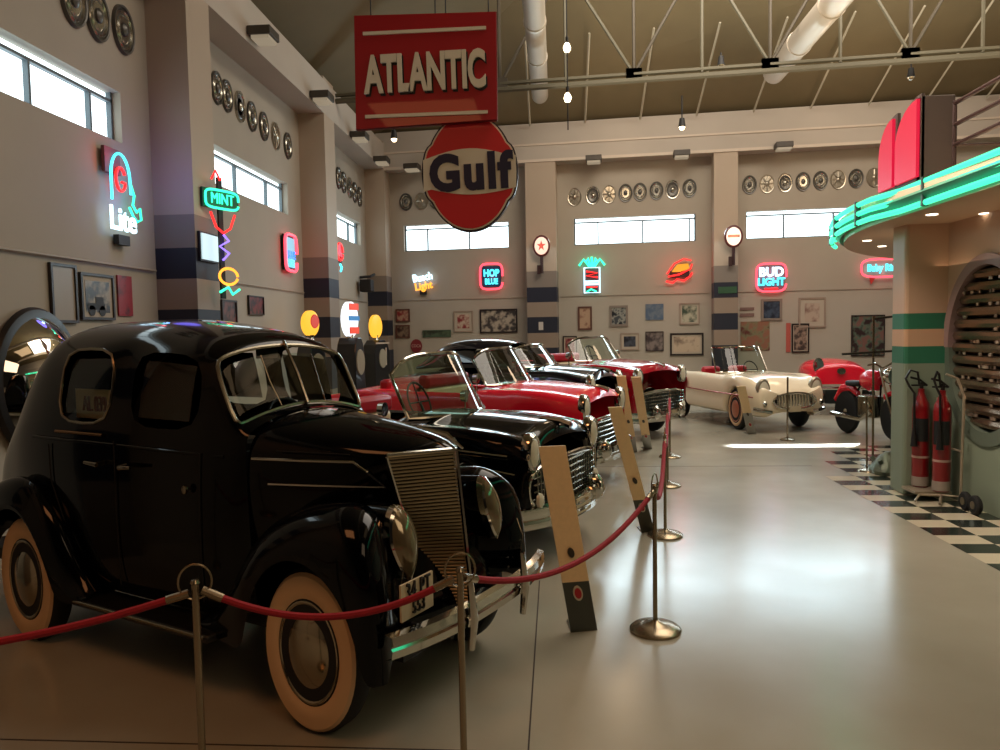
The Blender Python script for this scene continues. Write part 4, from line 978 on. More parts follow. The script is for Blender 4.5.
pic('B',563,336,577,358, art('rose_print',(160,110,100),(110,40,46),8,.5), FDK, 'dark framed print behind the deep red convertible windshield', matte=.03)
pic('B',578,306.5,592,330, art('narrow_map',(176,146,120),(120,70,56),8,.4), FBR, 'narrow upright brown framed print, leftmost of the upper row over the red cars', border=.04)
pic('B',609.5,305.5,628,326.5, art('blue_landscape',(60,66,70),(20,26,34),6,.5,(150,150,140)), FGR, 'grey framed landscape with a black mount, second in the upper row', border=.05)
pic('B',645.5,304,663.5,320, art('blue_aerial',(104,116,128),(80,98,120),9,.5), mat('blue_grey_frame',(108,118,128),.5), 'unframed bluish print, third in the upper row on the far wall', border=.0)
pic('B',679.5,303,699.5,324.5, art('green_portrait',(176,172,150),(52,70,56),5,.5), FGD, 'pale framed print with a dark green patch, rightmost in the upper row', matte=.03)
pic('B',620.5,333,639,350, art('night_car',(70,76,86),(20,24,34),7,.5), FGD, 'pale framed dark picture, left in the lower row above the red convertible', matte=.05)
pic('B',645.5,331.5,663.5,351, art('grey_scene',(128,116,110),(56,48,50),6,.5), FDK, 'small grey picture in the middle of the lower row on the far wall', border=.015)
p = pic('B',670,333,703.5,355.5, art('sketch_car',(188,168,144),(96,78,68),4,.42), FDK, 'wide dark framed drawing of a car, right in the lower row', border=.04, matte=.04)
pic('B',761,299,782,320.5, art('navy_print',(60,74,92),(24,34,50),7,.5), FGR, 'grey framed navy blue print under the pink bordered sign', border=.05)
pic('B',798.5,297.5,825.5,327.5, art('rosy_landscape',(176,158,140),(128,96,86),5,.45), FGD, 'large pale framed landscape to the right on the far wall', matte=.09, border=.035)
pic('B',740.5,321.5,769.5,350.5, art('collage_poster',(140,96,76),(96,44,40),4,.46,(120,120,90)), FBR, 'colourful poster with red and green patches above the white roadster', name='poster', cat='poster', border=0)
pic('B',786,323,790.5,352, mat('poster_spine',(176,84,72),.5), FBR, 'narrow red and white strip beside a framed poster on the far wall', name='poster_strip', cat='poster', border=0)
pic('B',791.5,323.5,809,352.5, art('ornate_poster',(150,128,112),(66,54,50),10,.5), FDK, 'dark framed upright poster with pale figures on the far wall', border=.03, matte=.02)
pic('B',851,315,884.5,356, art('big_collage',(116,84,76),(52,36,36),5,.5,(84,100,86)), FDK, 'large dark collage poster farthest right on the far wall', name='poster', cat='poster', border=.02)
o = empty('wall_plaque', back(747,312,.01), BROT); tag(o, 'tiny brown lettered plaque beside the right striped far column', 'sign')
MB().box(-.15,.15,-.012,0,.04,.10).box(-.15,.15,-.012,0,-.10,-.03).build('plaque_board', mat('plaque_brown',(120,92,84),.5), o, smooth=False)

# light switch on the middle column
o = MB().box(-.05,.05,-.015,0,-.09,.09).build('switch_plate', mat('switch_white',(190,184,176),.4), smooth=False); o.location = back(541,326,DEEP+.004); o.rotation_euler = (0,0,BROT); tag(o, 'white switch plate on the dark band of the middle far column', 'switch plate')
# green reflection on the right far column, painted as a thin panel
o = MB().box(-.18,.20,-.015,0,-.07,.07).build('green_reflection', mat('reflection_green',(46,84,58),.4), smooth=False); o.location = back(727,290,DEEP+.004); o.rotation_euler = (0,0,BROT); tag(o, 'small painted green reflection on the dark band of the right far column', 'sign')
# white panel on the side of the first column
o = empty('light_box', (XL+DEEP,8.13,2.63), LROT); tag(o, 'bright white light box on the side of the first striped column', 'light box')
MB().box(-.20,.19,-.05,-.03,-.13,.15).build('lit_face', glow('lightbox_white',(205,230,232),1.0,(205,232,236)), o, smooth=False)
MB().box(-.22,.21,-.03,0,-.15,.17).build('box_case', DARK, o, smooth=False)

# ------------------------------------------------------------------ neon signs
PINK = glow('pink_neon',(255,120,130),2.6,(255,70,88)); CYAN = glow('cyan_neon',(110,235,240),2.6,(70,225,245)); WHT = glow('white_neon',(230,250,255),2.8,(205,240,255))
REDN = glow('red_neon',(255,50,50),2.4,(255,36,36)); GRN = glow('mint_neon',(70,235,190),2.4,(50,235,175)); AMB = glow('amber_neon',(255,190,70),2.0,(255,165,50)); BLUN = glow('blue_neon',(60,120,255),2.4,(50,110,255)); VIO = glow('violet_neon',(150,120,255),2.2,(140,110,255))
BCK = mat('neon_backing',(22,24,30),.5)
def neon_at(side, px, py, label, off=.06):
    P = (left if side == 'L' else back)(px,py,off); o = empty('neon_sign', P, LROT if side == 'L' else BROT); tag(o, label, 'neon sign'); return o
def tb(o, name, pts, m_, r=.013, closed=False): return MB().tube([(p[0],-.03,p[1]) for p in pts], r, 6, closed).build(name, m_, o)
def ell(cx_, cz_, a, b_, t0=0, t1=2*PI, n=24, p=1):
    return [(cx_+a*math.copysign(abs(math.cos(t))**p,math.cos(t)), cz_+b_*math.copysign(abs(math.sin(t))**p,math.sin(t))) for t in [t0+(t1-t0)*k/n for k in range(n+(1 if t1-t0 < 6.2 else 0))]]
def rrect(w_, h_, n=32): return ell(0,0,w_/2,h_/2,0,2*PI,n,.45)
def halo(o, power, color, d=.16, dx=0, dz=0):
    v = Matrix.Rotation(o.rotation_euler.z, 3, 'Z') @ Vector((dx,-d,dz)); point('neon_spill', o.location+v, power, color, .04)
# left wall, first bay: cap of cyan around a red letter, script below, green leaf
n1 = neon_at('L',120,194,'large neon sign with a cyan arch, red letter and white script on the left wall')
tb(n1,'arch_tube', [(-.22,-.10)]+ell(-.02,.18,.20,.30,PI,0,18)+[(.19,.02)], CYAN, .016)
tb(n1,'letter_tube', ell(-.02,.17,.10,.14,.5,5.8,16)+[(.07,.14),(.0,.14)], mat_ := REDN, .018)
tb(n1,'leaf_tube', [(.19,.15),(.26,.02),(.22,-.10),(.30,-.18),(.38,-.12),(.40,-.26),(.30,-.30),(.22,-.24),(.14,-.14)], GRN, .015)
text('script_tube','Lite', .40, WHT, n1, (-.02,-.04,-.33), sx=.95, ext=.008, bold=.006)
MB().box(-.30,.02,-.01,.03,.22,.52).build('red_panel', mat('dim_red_panel',(120,70,80),.5), n1, smooth=False)
MB().box(-.10,.14,-.02,.05,-.62,-.50).build('transformer', BCK, n1, smooth=False)
halo(n1, 2.2, (110,160,255), .2, .05,-.1); halo(n1, .9, (255,70,80), .15, -.2,.3); n1.scale = (.8,.8,.8)
point('neon_spill', (-3.85,7.35,3.3), 3.5, (120,110,255), .2)
# on the first column's far edge: stacked neon
def neon_free(x,y,z,rz,label): o = empty('neon_sign',(x,y,z),rz); tag(o,label,'neon sign'); return o
n2 = neon_free(XL+DEEP+.12, 8.25, 2.93, 1.15, 'tall stacked neon sign on the first column with green panel and red glass shape')
MB().box(-.26,.24,-.02,.02,.15,.36).build('green_board', mat('board_green',(30,90,66),.5), n2, smooth=False)
tb(n2,'green_tube', rrect(.46,.22) and [(p[0],p[1]+.25) for p in rrect(.46,.20)], GRN, .014); text('green_lettering','MINT',.17,GRN,n2,(0,-.035,.25),sx=.8,ext=.006)
tb(n2,'red_tube', [(-.14,.46),(-.08,.56),(-.02,.46)], REDN, .013); tb(n2,'glass_tube', [(-.17,.10),(-.10,-.06),(0,-.12),(.10,-.06),(.17,.10)], REDN, .014)
tb(n2,'violet_tube', [(.0,-.14),(.07,-.20),(-.06,-.27),(.07,-.34),(-.02,-.42)], VIO, .014)
tb(n2,'amber_tube', ell(.05,-.60,.13,.09), AMB, .016); tb(n2,'base_tube', [(-.08,-.78),(.04,-.72),(.10,-.80),(.20,-.74)], GRN, .015)
MB().box(-.03,.03,.0,.03,-.85,.5).build('mounting_bar', BCK, n2, smooth=False)
halo(n2, .8, (60,230,170), .2, 0,.25); halo(n2,.5,(255,80,60),.2,0,-.05)
n3 = neon_at('L',289.5,253,'upright neon sign with a red border and blue inside on the left wall, second bay')
tb(n3,'border_tube', rrect(.52,.58), PINK, .024); MB().box(-.19,.19,-.02,.01,-.23,.24).build('lit_panel', glow('pale_blue_panel',(150,205,220),.9,(130,200,225)), n3, smooth=False)
MB().box(-.24,.24,.0,.03,-.28,.28).build('backing', BCK, n3, smooth=False)
text('lettering','BLUE',.17,BLUN,n3,(0,-.035,-.04),sx=.9,ext=.006,bold=.004); text('lettering','ICE',.15,CYAN,n3,(0,-.035,-.17),sx=.9,ext=.006,bold=.003)
halo(n3,1.6,(255,90,100),.2)
n4 = neon_at('L',338.5,256,'red and cyan neon bottle-cap shape on the left wall, farthest bay')
tb(n4,'red_tube', ell(0,.08,.20,.16), REDN, .024); tb(n4,'rose_tube', [(-.12,.0),(.0,.22),(.12,.0),(-.1,.1)], PINK, .018); tb(n4,'cyan_tube', [(.0,-.16),(.10,-.22),(.02,-.3)], CYAN, .02)
MB().box(-.20,.20,-.01,.03,-.12,.0).build('backing', BCK, n4, smooth=False); halo(n4,1.3,(255,80,110),.2)
# far wall
n5 = neon_at('B',423,281,'two-line slanting neon script in white-blue over amber on the far wall')
text('upper_script','Busch',.24,WHT,n5,(0,-.04,.08),sx=.85,ext=.006,bold=.006).rotation_euler = (PI/2,-.14,0)
text('lower_script','Light',.24,AMB,n5,(.02,-.04,-.12),sx=.9,ext=.006,bold=.006).rotation_euler = (PI/2,-.14,0)
MB().box(-.08,.08,-.01,.03,-.32,-.22).build('transformer', BCK, n5, smooth=False); halo(n5,1.6,(150,200,255),.2)
n6 = neon_at('B',491.5,276.5,'square neon sign with pink border and cyan lettering on the far wall')
tb(n6,'border_tube', rrect(.52,.58), PINK, .024); MB().box(-.22,.22,-.01,.02,-.24,.24).build('backing', mat('neon_blue_back',(24,60,90),.5), n6, smooth=False)
text('lettering','HOP',.22,CYAN,n6,(0,-.035,.07),sx=.8,ext=.006,bold=.008); text('lettering','BLUE',.18,CYAN,n6,(0,-.035,-.12),sx=.75,ext=.006,bold=.006); halo(n6,1.4,(255,80,120),.2)
n7 = neon_at('B',592,274,'neon sign of a green palm above a red and white box on the far wall')
for a in (-.26,-.13,0,.13,.26): tb(n7,'palm_frond_tube', [(a*.2,.16),(a*.7,.38-abs(a)*.2),(a*1.1,.32-abs(a)*.5)], GRN, .026)
tb(n7,'frame_tube', [(-.17,.14),(-.17,-.42),(.17,-.42),(.17,.14)], WHT, .016, True)
tb(n7,'red_tube', [(-.13,.06),(.13,.02),(-.13,-.04),(.13,-.08)], REDN, .018); tb(n7,'white_tube', [(-.15,-.17),(.15,-.17),(.15,-.23),(-.15,-.23)], WHT, .02)
tb(n7,'lower_green_tube', [(-.12,-.40),(-.02,-.34),(.10,-.40)], GRN, .02); tb(n7,'lower_red_tube', [(-.12,-.29),(.12,-.29)], REDN, .015); halo(n7,1.0,(90,240,200),.2,0,.2)
MB().box(-.16,.16,0,.03,-.41,.12).build('backing', mat('neon_grey_back',(84,70,72),.5), n7, smooth=False)
n8 = neon_at('B',679,271,'red glowing neon sandwich shape with yellow filling on the far wall')
tb(n8,'red_script_tube', [(-.28,-.22),(-.14,-.26),(-.04,-.18),(.10,-.22),(.24,-.12),(.28,-.04)], REDN, .02); tb(n8,'bun_tube', [(-.26,-.06),(-.10,.16),(.10,.26),(.26,.22)], REDN, .016); tb(n8,'bun_tube', [(-.24,-.12),(.0,-.08),(.24,.04),(.28,.14)], REDN, .018)
o_ = MB().prism([(-.16,-.02),(-.04,.14),(.20,.16),(.22,.04),(.02,-.02)], -.03,-.01).build('filling_panel', glow('amber_panel',(235,175,50),1.0,(235,165,40)), n8, smooth=False); halo(n8,4.2,(255,52,44),.22)
MB().box(-.2,.22,.0,.03,-.14,.0).build('backing', BCK, n8, smooth=False)
n9 = neon_at('B',771,277.5,'BUD LIGHT neon sign with a pink rectangular border on the far wall')
tb(n9,'border_tube', rrect(.62,.60), PINK, .022); tb(n9,'underline_tube', [(-.14,-.24),(.14,-.24)], REDN, .015)
text('lettering','BUD',.27,WHT,n9,(0,-.035,.11),sx=.95,ext=.006,bold=.010); text('lettering','LIGHT',.22,CYAN,n9,(0,-.035,-.10),sx=.92,ext=.006,bold=.008)
MB().box(-.27,.27,.0,.02,-.26,.26).build('backing', mat('neon_grey_back2',(120,100,110),.5), n9, smooth=False); halo(n9,1.5,(255,90,150),.2)
n10 = neon_at('B',881,268,'low oval neon sign with pink outline and cyan script beside the diner pillar')
tb(n10,'border_tube', ell(0,0,.40,.19,0,2*PI,28,.6), PINK, .02); text('script_tube','Baby Rin',.20,CYAN,n10,(0,-.035,0),sx=.8,ext=.006,bold=.008); MB().prism([(-.24,-.18),(-.10,-.18),(-.2,-.34)],-.02,0).build('arrow_tip', mat('arrow_red',(180,50,44),.5), n10, smooth=False); halo(n10,1.2,(255,110,120),.2)
# lit globes on brackets on the far columns
def bracket_globe(px, py, label, m_face, off=DEEP+.12):
    o = empty('bracket_lamp', back(px,py,off), BROT); tag(o, label, 'wall lamp')
    MB().lathe([(0,-.05),(.12,-.045),(.165,-.03),(.165,.03),(0,.05)], axis='y', n=32, sz=1.28).build('globe_face', m_face, o)
    MB().lathe([(.162,-.035),(.19,-.03),(.19,.03),(.162,.035)], axis='y', n=32, sz=1.26).build('globe_rim', mat('globe_rim_dark',(78,30,26),.4), o)
    MB().tube([(0,0,-.22),(0,0,-.60)], .035).box(-.10,-.03,-.03,.03,-.62,-.42).build('bracket', mat('bracket_dark',(48,20,20),.5), o)
    halo(o, 1.6, (255,190,160), .25); return o
g1 = bracket_globe(541.5,246,'oval lit globe with a red star on a dark stem on the middle far column', glow('globe_cream',(255,226,205),1.2,(255,214,190)))
pts = []
for k in range(10): r_ = .10 if k % 2 == 0 else .04; pts.append((r_*math.sin(k*PI/5), r_*1.2*math.cos(k*PI/5)))
MB().prism(pts,-.058,-.05).build('star_emblem', mat('star_red',(190,70,60),.5), g1, smooth=False)
g2 = bracket_globe(733.5,236.5,'round cream lit globe on a dark bracket on the right far column', glow('globe_warm',(255,232,215),1.5,(255,222,200)))
MB().box(-.12,.12,-.058,-.05,-.02,.03).build('globe_lettering_band', mat('band_brown',(200,140,110),.5), g2, smooth=False)

# speaker bracket on the left wall
o = empty('wall_speaker', left(360,281,.02), LROT); tag(o, 'dark speaker on an arm on the left wall in the farthest bay', 'speaker')
MB().box(-.25,.05,-.30,-.05,-.25,.02).build('case', DARK, o, smooth=False, bevel=.02); MB().tube([(0,0,.08),(.1,-.2,.10),(.3,-.25,.16)], .03).build('arm', DARK, o)

# ------------------------------------------------------------------ wall washer lamps
def washer(P, rz, label, group, lit=3.0):
    o = empty('wall_washer_lamp', P, rz); tag(o, label, 'wall lamp', group)
    MB().box(-.17,.17,-.30,0,-.04,.07).build('housing', mat('lamp_housing',(62,56,48),.5), o, smooth=False, bevel=.01)
    MB().box(-.14,.14,-.27,-.04,-.085,-.041).build('lit_glass', glow('lamp_glass',(255,236,205),lit,(255,232,196)), o, smooth=False)
for k, (px,py) in enumerate(((252,36),(313,98),(352,137),(375,161))):
    P = at_plane(px,py,(XL+DEEP+.01,0,0),(1,0,0)); washer(P, LROT, 'boxy lamp on the left bulkhead beam, %s from the camera' % ORD[k], 'lamps on the left bulkhead', .25 if k == 0 else 3)
for k, (px,py) in enumerate(((414,169),(594,161),(681,156),(782,148))):
    washer(back(px,py,DEEP+.02), BROT, 'boxy lamp on the far bulkhead beam, %s from the left' % ORD[k], 'lamps on the far bulkhead')
# hanging bulbs and track spots
o = empty('pendant_bulbs', at_plane(567,48,(0,10,0),(0,1,0))); tag(o, 'cord with bare bulbs hanging from the ceiling near the red signs', 'pendant lamp')
pz = at_plane(568,98,(0,10,0),(0,1,0)).z-o.location.z; pe = at_plane(566,130,(0,10,0),(0,1,0)).z-o.location.z
MB().tube([(0,0,2.0),(0,0,pe)], .008).build('cord', DARK, o)
for z in (0, pz): 
    MB().lathe([(0,-.06),(.035,-.045),(.05,0),(.035,.045),(.015,.07),(0,.07)], c=(0,0,z)).build('bulb', glow('bulb_glow',(255,228,180),9,(255,226,178)), o)
    MB().tube([(0,0,z+.06),(0,0,z+.14)], .02).build('socket', DARK, o)
def spot(px, py, y, label, lit, h=.3):
    P = at_plane(px,py,(0,y,0),(0,1,0)); o = empty('spot_lamp', P); tag(o, label, 'spot lamp')
    MB().tube([(0,0,.05),(0,0,h)], .012).build('stem', DARK, o)
    MB().lathe([(.0,.10),(.04,.09),(.06,-.05),(.055,-.05)], n=18).build('shade', DARK, o)
    MB().lathe([(0,-.05),(.05,-.05),(.03,-.09),(0,-.10)], n=16).build('lit_glass', glow('bulb_glow',(255,228,180),9) if lit else STEEL, o)
spot(682,124,12.6,'lit spot lamp hanging under the truss in the middle',True,.45); spot(394,136,12.6,'lit spot lamp hanging just under the red ATLANTIC sign',True,.9)
spot(721,62,12.8,'unlit dark spot lamp clamped on the truss, left one',False,.15); spot(911,74,12.8,'unlit dark spot lamp under the truss above the diner canopy',False,.2)

# ------------------------------------------------------------------ the two hanging petrol signs
def yp(px,py,y): return at_plane(px,py,(0,y,0),(0,1,0))
SY = 7.0
A = [yp(355,17,SY),yp(496,13,SY),yp(497,120,SY),yp(357,130,SY)]
cxs = sum(p.x for p in A)/4; czs = sum(p.z for p in A)/4
at_ = empty('hanging_sign', (cxs,SY,czs)); tag(at_, 'red rectangular ATLANTIC sign hanging from the ceiling', 'sign')
SR = mat('sign_red',(160,8,26),.45,coat=.2); SWH = mat('sign_ivory',(222,212,192),.5)
q = [(p.x-cxs,p.z-czs) for p in (A[3],A[2],A[1],A[0])]
MB().prism(q,-.03,.05).build('board', SR, at_, smooth=False)
MB().prism([(a*1.01,b_*1.01) for a,b_ in q],-.01,.03).build('board_edge', mat('sign_red_edge',(96,6,14),.5), at_, smooth=False)
W_ = (A[1]-A[0]).length
for z, dz in ((.325,.0),(-.425,.0)):
    MB().box(-.5*W_*.87,.5*W_*.87,-.045,-.03,z,z+.03).build('ivory_bar', SWH, at_, smooth=False)
lt = text('sign_lettering','ATLANTIC',.40,SWH,at_,(0,-.045,-.045),sx=.50,ext=.014,bold=.015); lt.rotation_euler = (PI/2,-.015,0); lt.scale = (.585,1.14,1)
sh = text('letter_shadow','ATLANTIC',.40,DARK,at_,(.012,-.034,-.062),sx=.5,ext=.004,bold=.018); sh.rotation_euler = (PI/2,-.015,0); sh.scale = (.585,1.14,1)
for x in (-.5,.1): MB().tube([(x,0,.48),(x,0,3.2)], .006).build('hanging_rod', DARK, at_)
G0 = yp(470,173,SY+.10); gf = empty('hanging_sign', tuple(G0)); tag(gf, 'round orange-red Gulf sign with navy lettering hanging behind the ATLANTIC sign', 'sign')
s_ = (yp(518,173,SY+.10)-yp(422,173,SY+.10)).length/96
def gx(dx,dy): return (dx*s_,-dy*s_)
def outline(f):
    P = []
    for k in range(96):
        t = 2*PI*k/96; c_, q_ = math.cos(t), math.sin(t); a = (44.5+3.5*max(0,min(1,(.50-abs(q_))/.08)))*f
        P.append((a*c_*s_, 58*(f if f >= 1 else f)*q_*s_))
    return P
MB().prism(outline(1.0),-.03,.05).build('navy_edge', mat('sign_navy_edge',(24,16,34),.5), gf, smooth=False)
MB().prism([(p[0]*.965,p[1]*.975) for p in outline(1)],-.036,-.03).build('ivory_edge', SWH, gf, smooth=False)
OR = mat('sign_orange_red',(205,34,44),.4,coat=.2)
MB().prism([(p[0]*.93,p[1]*.95) for p in outline(1)],-.042,-.036).build('face', OR, gf, smooth=False)
band = [gx(-46,-13)]+[gx(-46+92*k/12,-13-10*math.sin(PI*k/12)) for k in range(1,12)]+[gx(46,-15),gx(46,16)]+[gx(46-92*k/12,16+7*math.sin(PI*k/12)-2*k/12) for k in range(1,12)]+[gx(-46,18)]
MB().prism(band[::-1],-.048,-.042).build('ivory_band', SWH, gf, smooth=False)
t_ = text('sign_lettering','Gulf',.50,mat('sign_navy',(20,22,54),.5),gf,(-.0,-.052,-.015),ext=.006,bold=.022,spacing=1.12); t_.scale = (.80,.90,1); t_.rotation_euler = (PI/2,-.03,0)
for x in (-.2,.2): MB().tube([(x,0.02,.5),(x,0.02,3.6)], .006).build('hanging_rod', DARK, gf)

# ------------------------------------------------------------------ petrol pumps with lit globes
def pump(x, y, zt, rz, label, face, body, r=.21, w_=.4):
    o = empty('petrol_pump', (x,y,0), rz); tag(o, label, 'petrol pump')
    MB(K,K).box(-w_*.62,w_*.62,-.3,.3,0,.08).build('plinth', DARK, o, smooth=False)
    MB(K,K).prism([(-w_*.55,.08),(w_*.55,.08),(w_*.55,zt-.55),(w_*.42,zt-.38),(w_*.20,zt-.28),(-w_*.20,zt-.28),(-w_*.42,zt-.38),(-w_*.55,zt-.55)],-.22,.22).build('cabinet', body, o, smooth=False, bevel=.015)
    MB(K,K).lathe([(.0,-.25),(.16,-.24),(.17,-.21)], axis='y', c=(0,0,zt-.66), n=24, sz=1.2).build('dial', mat('dial_face',(150,140,120),.3), o)
    g_ = MB(K,K).lathe([(0,-.09),(r*.7,-.08),(r,-.05),(r,.05),(r*.7,.08),(0,.09)], axis='y', c=(0,0,zt), n=32).build('globe', face, o)
    MB(K,K).lathe([(.09,zt-.29),(.06,zt-.22),(.08,zt-.18)], n=16).build('globe_collar', CHROMED, o)
    MB(K,K).tube([(w_*.55,-.05,zt-.75),(w_*.8,-.1,zt-1.0),(w_*.75,-.12,zt-1.3),(w_*.60,-.1,zt-.9)], .018).build('hose', DARK, o)
    return o, g_
YG = glow('yellow_globe',(240,180,60),1.5,(240,172,50)); CG = glow('cream_globe',(255,225,190),1.5,(255,218,180)); RGm = mat('pump_red',(96,16,22),.35,coat=.3); BKm = mat('pump_black',(16,15,16),.35,coat=.3)
p1, g = pump(-3.80,11.4,1.83,1.0,'dark petrol pump with a yellow and red globe beside the second striped column',YG,BKm,.20)
MB(K,K).lathe([(0,-.12),(.10,-.11),(.11,-.09)], axis='y', c=(.05,0,1.86), n=20).build('globe_emblem', glow('globe_red',(210,60,50),.9,(215,70,55)), p1)
p2, g = pump(-3.16,11.35,1.88,1.32,'petrol pump with a tall red white and blue lit globe behind the sedan roof',glow('globe_white',(235,240,240),1.5,(232,238,245)),BKm,.27,.36)
MB(K,K).box(-.20,.20,-.12,-.095,1.86,1.93).build('blue_band', mat('globe_blue',(60,130,190),.4,emit=(60,130,190),estr=.6), p2, smooth=False)
for z0 in (1.66,2.02): MB(K,K).box(-.17,.17,-.12,-.092,z0,z0+.10).build('orange_band', mat('globe_orange',(220,70,50),.4,emit=(220,70,50),estr=.8), p2, smooth=False)
p3, g = pump(-3.72,15.3,1.80,1.15,'black petrol pump with red shoulders and a yellow globe near the hall corner',YG,BKm,.24,.62)
MB(K,K).box(-.30,.30,-.235,-.225,1.44,1.47).box(.12,.16,-.24,-.225,1.0,1.36).build('pale_trim', mat('pump_trim',(190,170,150),.4), p3, smooth=False)

# ------------------------------------------------------------------ the big convex mirror by the left wall
mi = empty('convex_mirror', (XL+.06,5.86,1.31), LROT); tag(mi, 'big round convex chrome mirror with dark rim on the left wall behind the sedan', 'mirror')
MB().lathe([(.0,-.26),(.16,-.245),(.32,-.19),(.45,-.09),(.52,.0)], axis='y', n=48, sx=.9, sz=1.06).build('mirror_dome', mat('mirror_chrome',(226,224,218),.03,metal=1), mi)
MB().lathe([(.52,-.03),(.56,-.02),(.58,.02),(.54,.04),(.51,.02)], axis='y', n=48, sx=.9, sz=1.06).build('mirror_rim', mat('mirror_rim_black',(24,20,18),.4), mi)

# ------------------------------------------------------------------ rope barrier
PM = mat('post_metal',(146,132,110),.25,metal=.9); ROPE = mat('rope_velvet',(140,10,30),.8,noise=.15,nscale=60)
POSTS = [(-2.9,1.92),(-1.265,2.477),(-.355,2.624),(.523,4.09),(.85,6.0),(1.15,7.92),(1.44,9.7)]
POSTH = .80
plabel = ['first rope post at the left end of the barrier, behind the sedan rear wheel','brass-toned rope post nearest the sedan rear wheel, ring on top','brass-toned rope post in front of the sedan grille, ring on top','rope post with round base standing in the open floor past the sedan','rope post beside the black convertible, fourth from the camera','rope post beside the bright red convertible, fifth from the camera','farthest rope post of the aisle, near the deep red convertible']
ANG = [0,.35,.3,1.15,1.4,1.4,1.4]
for k, (x,y) in enumerate(POSTS):
    o = empty('rope_post', (x,y,0)); tag(o, plabel[k], 'barrier post', 'posts of the rope barrier')
    MB(.85,.85).lathe([(.165,0),(.165,.012),(.145,.026),(.09,.038),(.04,.048),(.013,.062)], n=36).build('base', PM, o)
    MB().tube([(0,0,.03),(0,0,POSTH)], .0125, 12).lathe([(.0125,POSTH),(.017,POSTH+.004),(.012,POSTH+.015),(0,POSTH+.018)], n=12).build('pole', PM, o)
    a = ANG[k]; pts = [(.055*math.cos(t)*math.cos(a),.055*math.cos(t)*math.sin(a),POSTH+.008+.062*math.sin(t)) for t in [2*PI*q_/24 for q_ in range(24)]]
    MB().tube(pts, .004, 6, closed=True).build('ring', PM, o)
rl = ['red velvet rope swagging in front of the sedan rear wheel out of the left edge','red velvet rope hanging across the sedan front wheel and plate','red velvet rope from the grille post rising to the post in open floor','red velvet rope between the open floor post and the next one behind','red velvet rope beside the bright red convertible','red velvet rope at the far end beside the deep red convertible']
for k in range(len(POSTS)-1):
    a = Vector((*POSTS[k],POSTH-.04)); b_ = Vector((*POSTS[k+1],POSTH-.04)); d_ = (b_-a).normalized(); a2 = a+d_*.06; b2 = b_-d_*.06
    sag = [.10,.10,.15,.18,.16,.16][k]; n_ = 24; o = empty('barrier_rope', a); tag(o, rl[k], 'rope', 'ropes of the barrier')
    pts = [a2.lerp(b2,t)-Vector((0,0,sag*4*t*(1-t)))-a for t in [i/n_ for i in range(n_+1)]]
    MB().tube(pts, .0135 if k < 3 else .016, 8).build('rope', ROPE, o)
    for P_, Q_ in ((pts[0],pts[1]),(pts[-1],pts[-2])):
        v = (Q_-P_).normalized(); MB().tube([P_-v*.04, P_+v*.035], .0155, 10).build('end_clasp', PM, o)
# single post by the white roadster, and the tall frame by the diner
o = empty('rope_post', (3.33,11.1,0)); tag(o, 'thin lone post standing in front of the white roadster', 'barrier post')
MB(.8,.8).lathe([(.13,0),(.12,.02),(.012,.05)], n=24).build('base', PM, o); MB().tube([(0,0,.03),(0,0,.92)], .014).build('pole', PM, o)
P = at_z(870,471,0); o = empty('sign_stand', P); tag(o, 'tall thin metal stand with a crossbar beside the striped diner pillar', 'stand')
MB(.8,.8).lathe([(.17,0),(.15,.02),(.014,.04)], n=24).build('base', PM, o)
MB().tube([(-.035,0,.03),(-.045,0,.85)], .011).tube([(.03,0,.03),(.02,0,1.75)], .013).build('pole', PM, o)
for q_ in ([(-.32,.0,1.33),(.30,0,1.36)],[(.02,0,1.72),(.30,0,1.75)]): MB().tube(q_, .013).build('crossbar', mat('dark_bar',(40,36,32),.4), o)
P = at_z(888,474,0); o = empty('engine_model', (P.x,P.y,0)); tag(o, 'small silvery cast engine lump on the floor by the diner pillar', 'engine')
MB().lathe([(0,0),(.17,0),(.20,.05),(.16,.12),(.10,.20),(.03,.25),(0,.25)], n=9).build('cast_body', mat('cast_alloy',(112,122,108),.35,metal=.6,bump=.8,nscale=18), o)
for k in range(5): t = k*1.26; MB().tube([(.10*math.cos(t),.10*math.sin(t),.10),(.17*math.cos(t),.17*math.sin(t),.18)], .025).build('fin', mat('cast_alloy'), o)

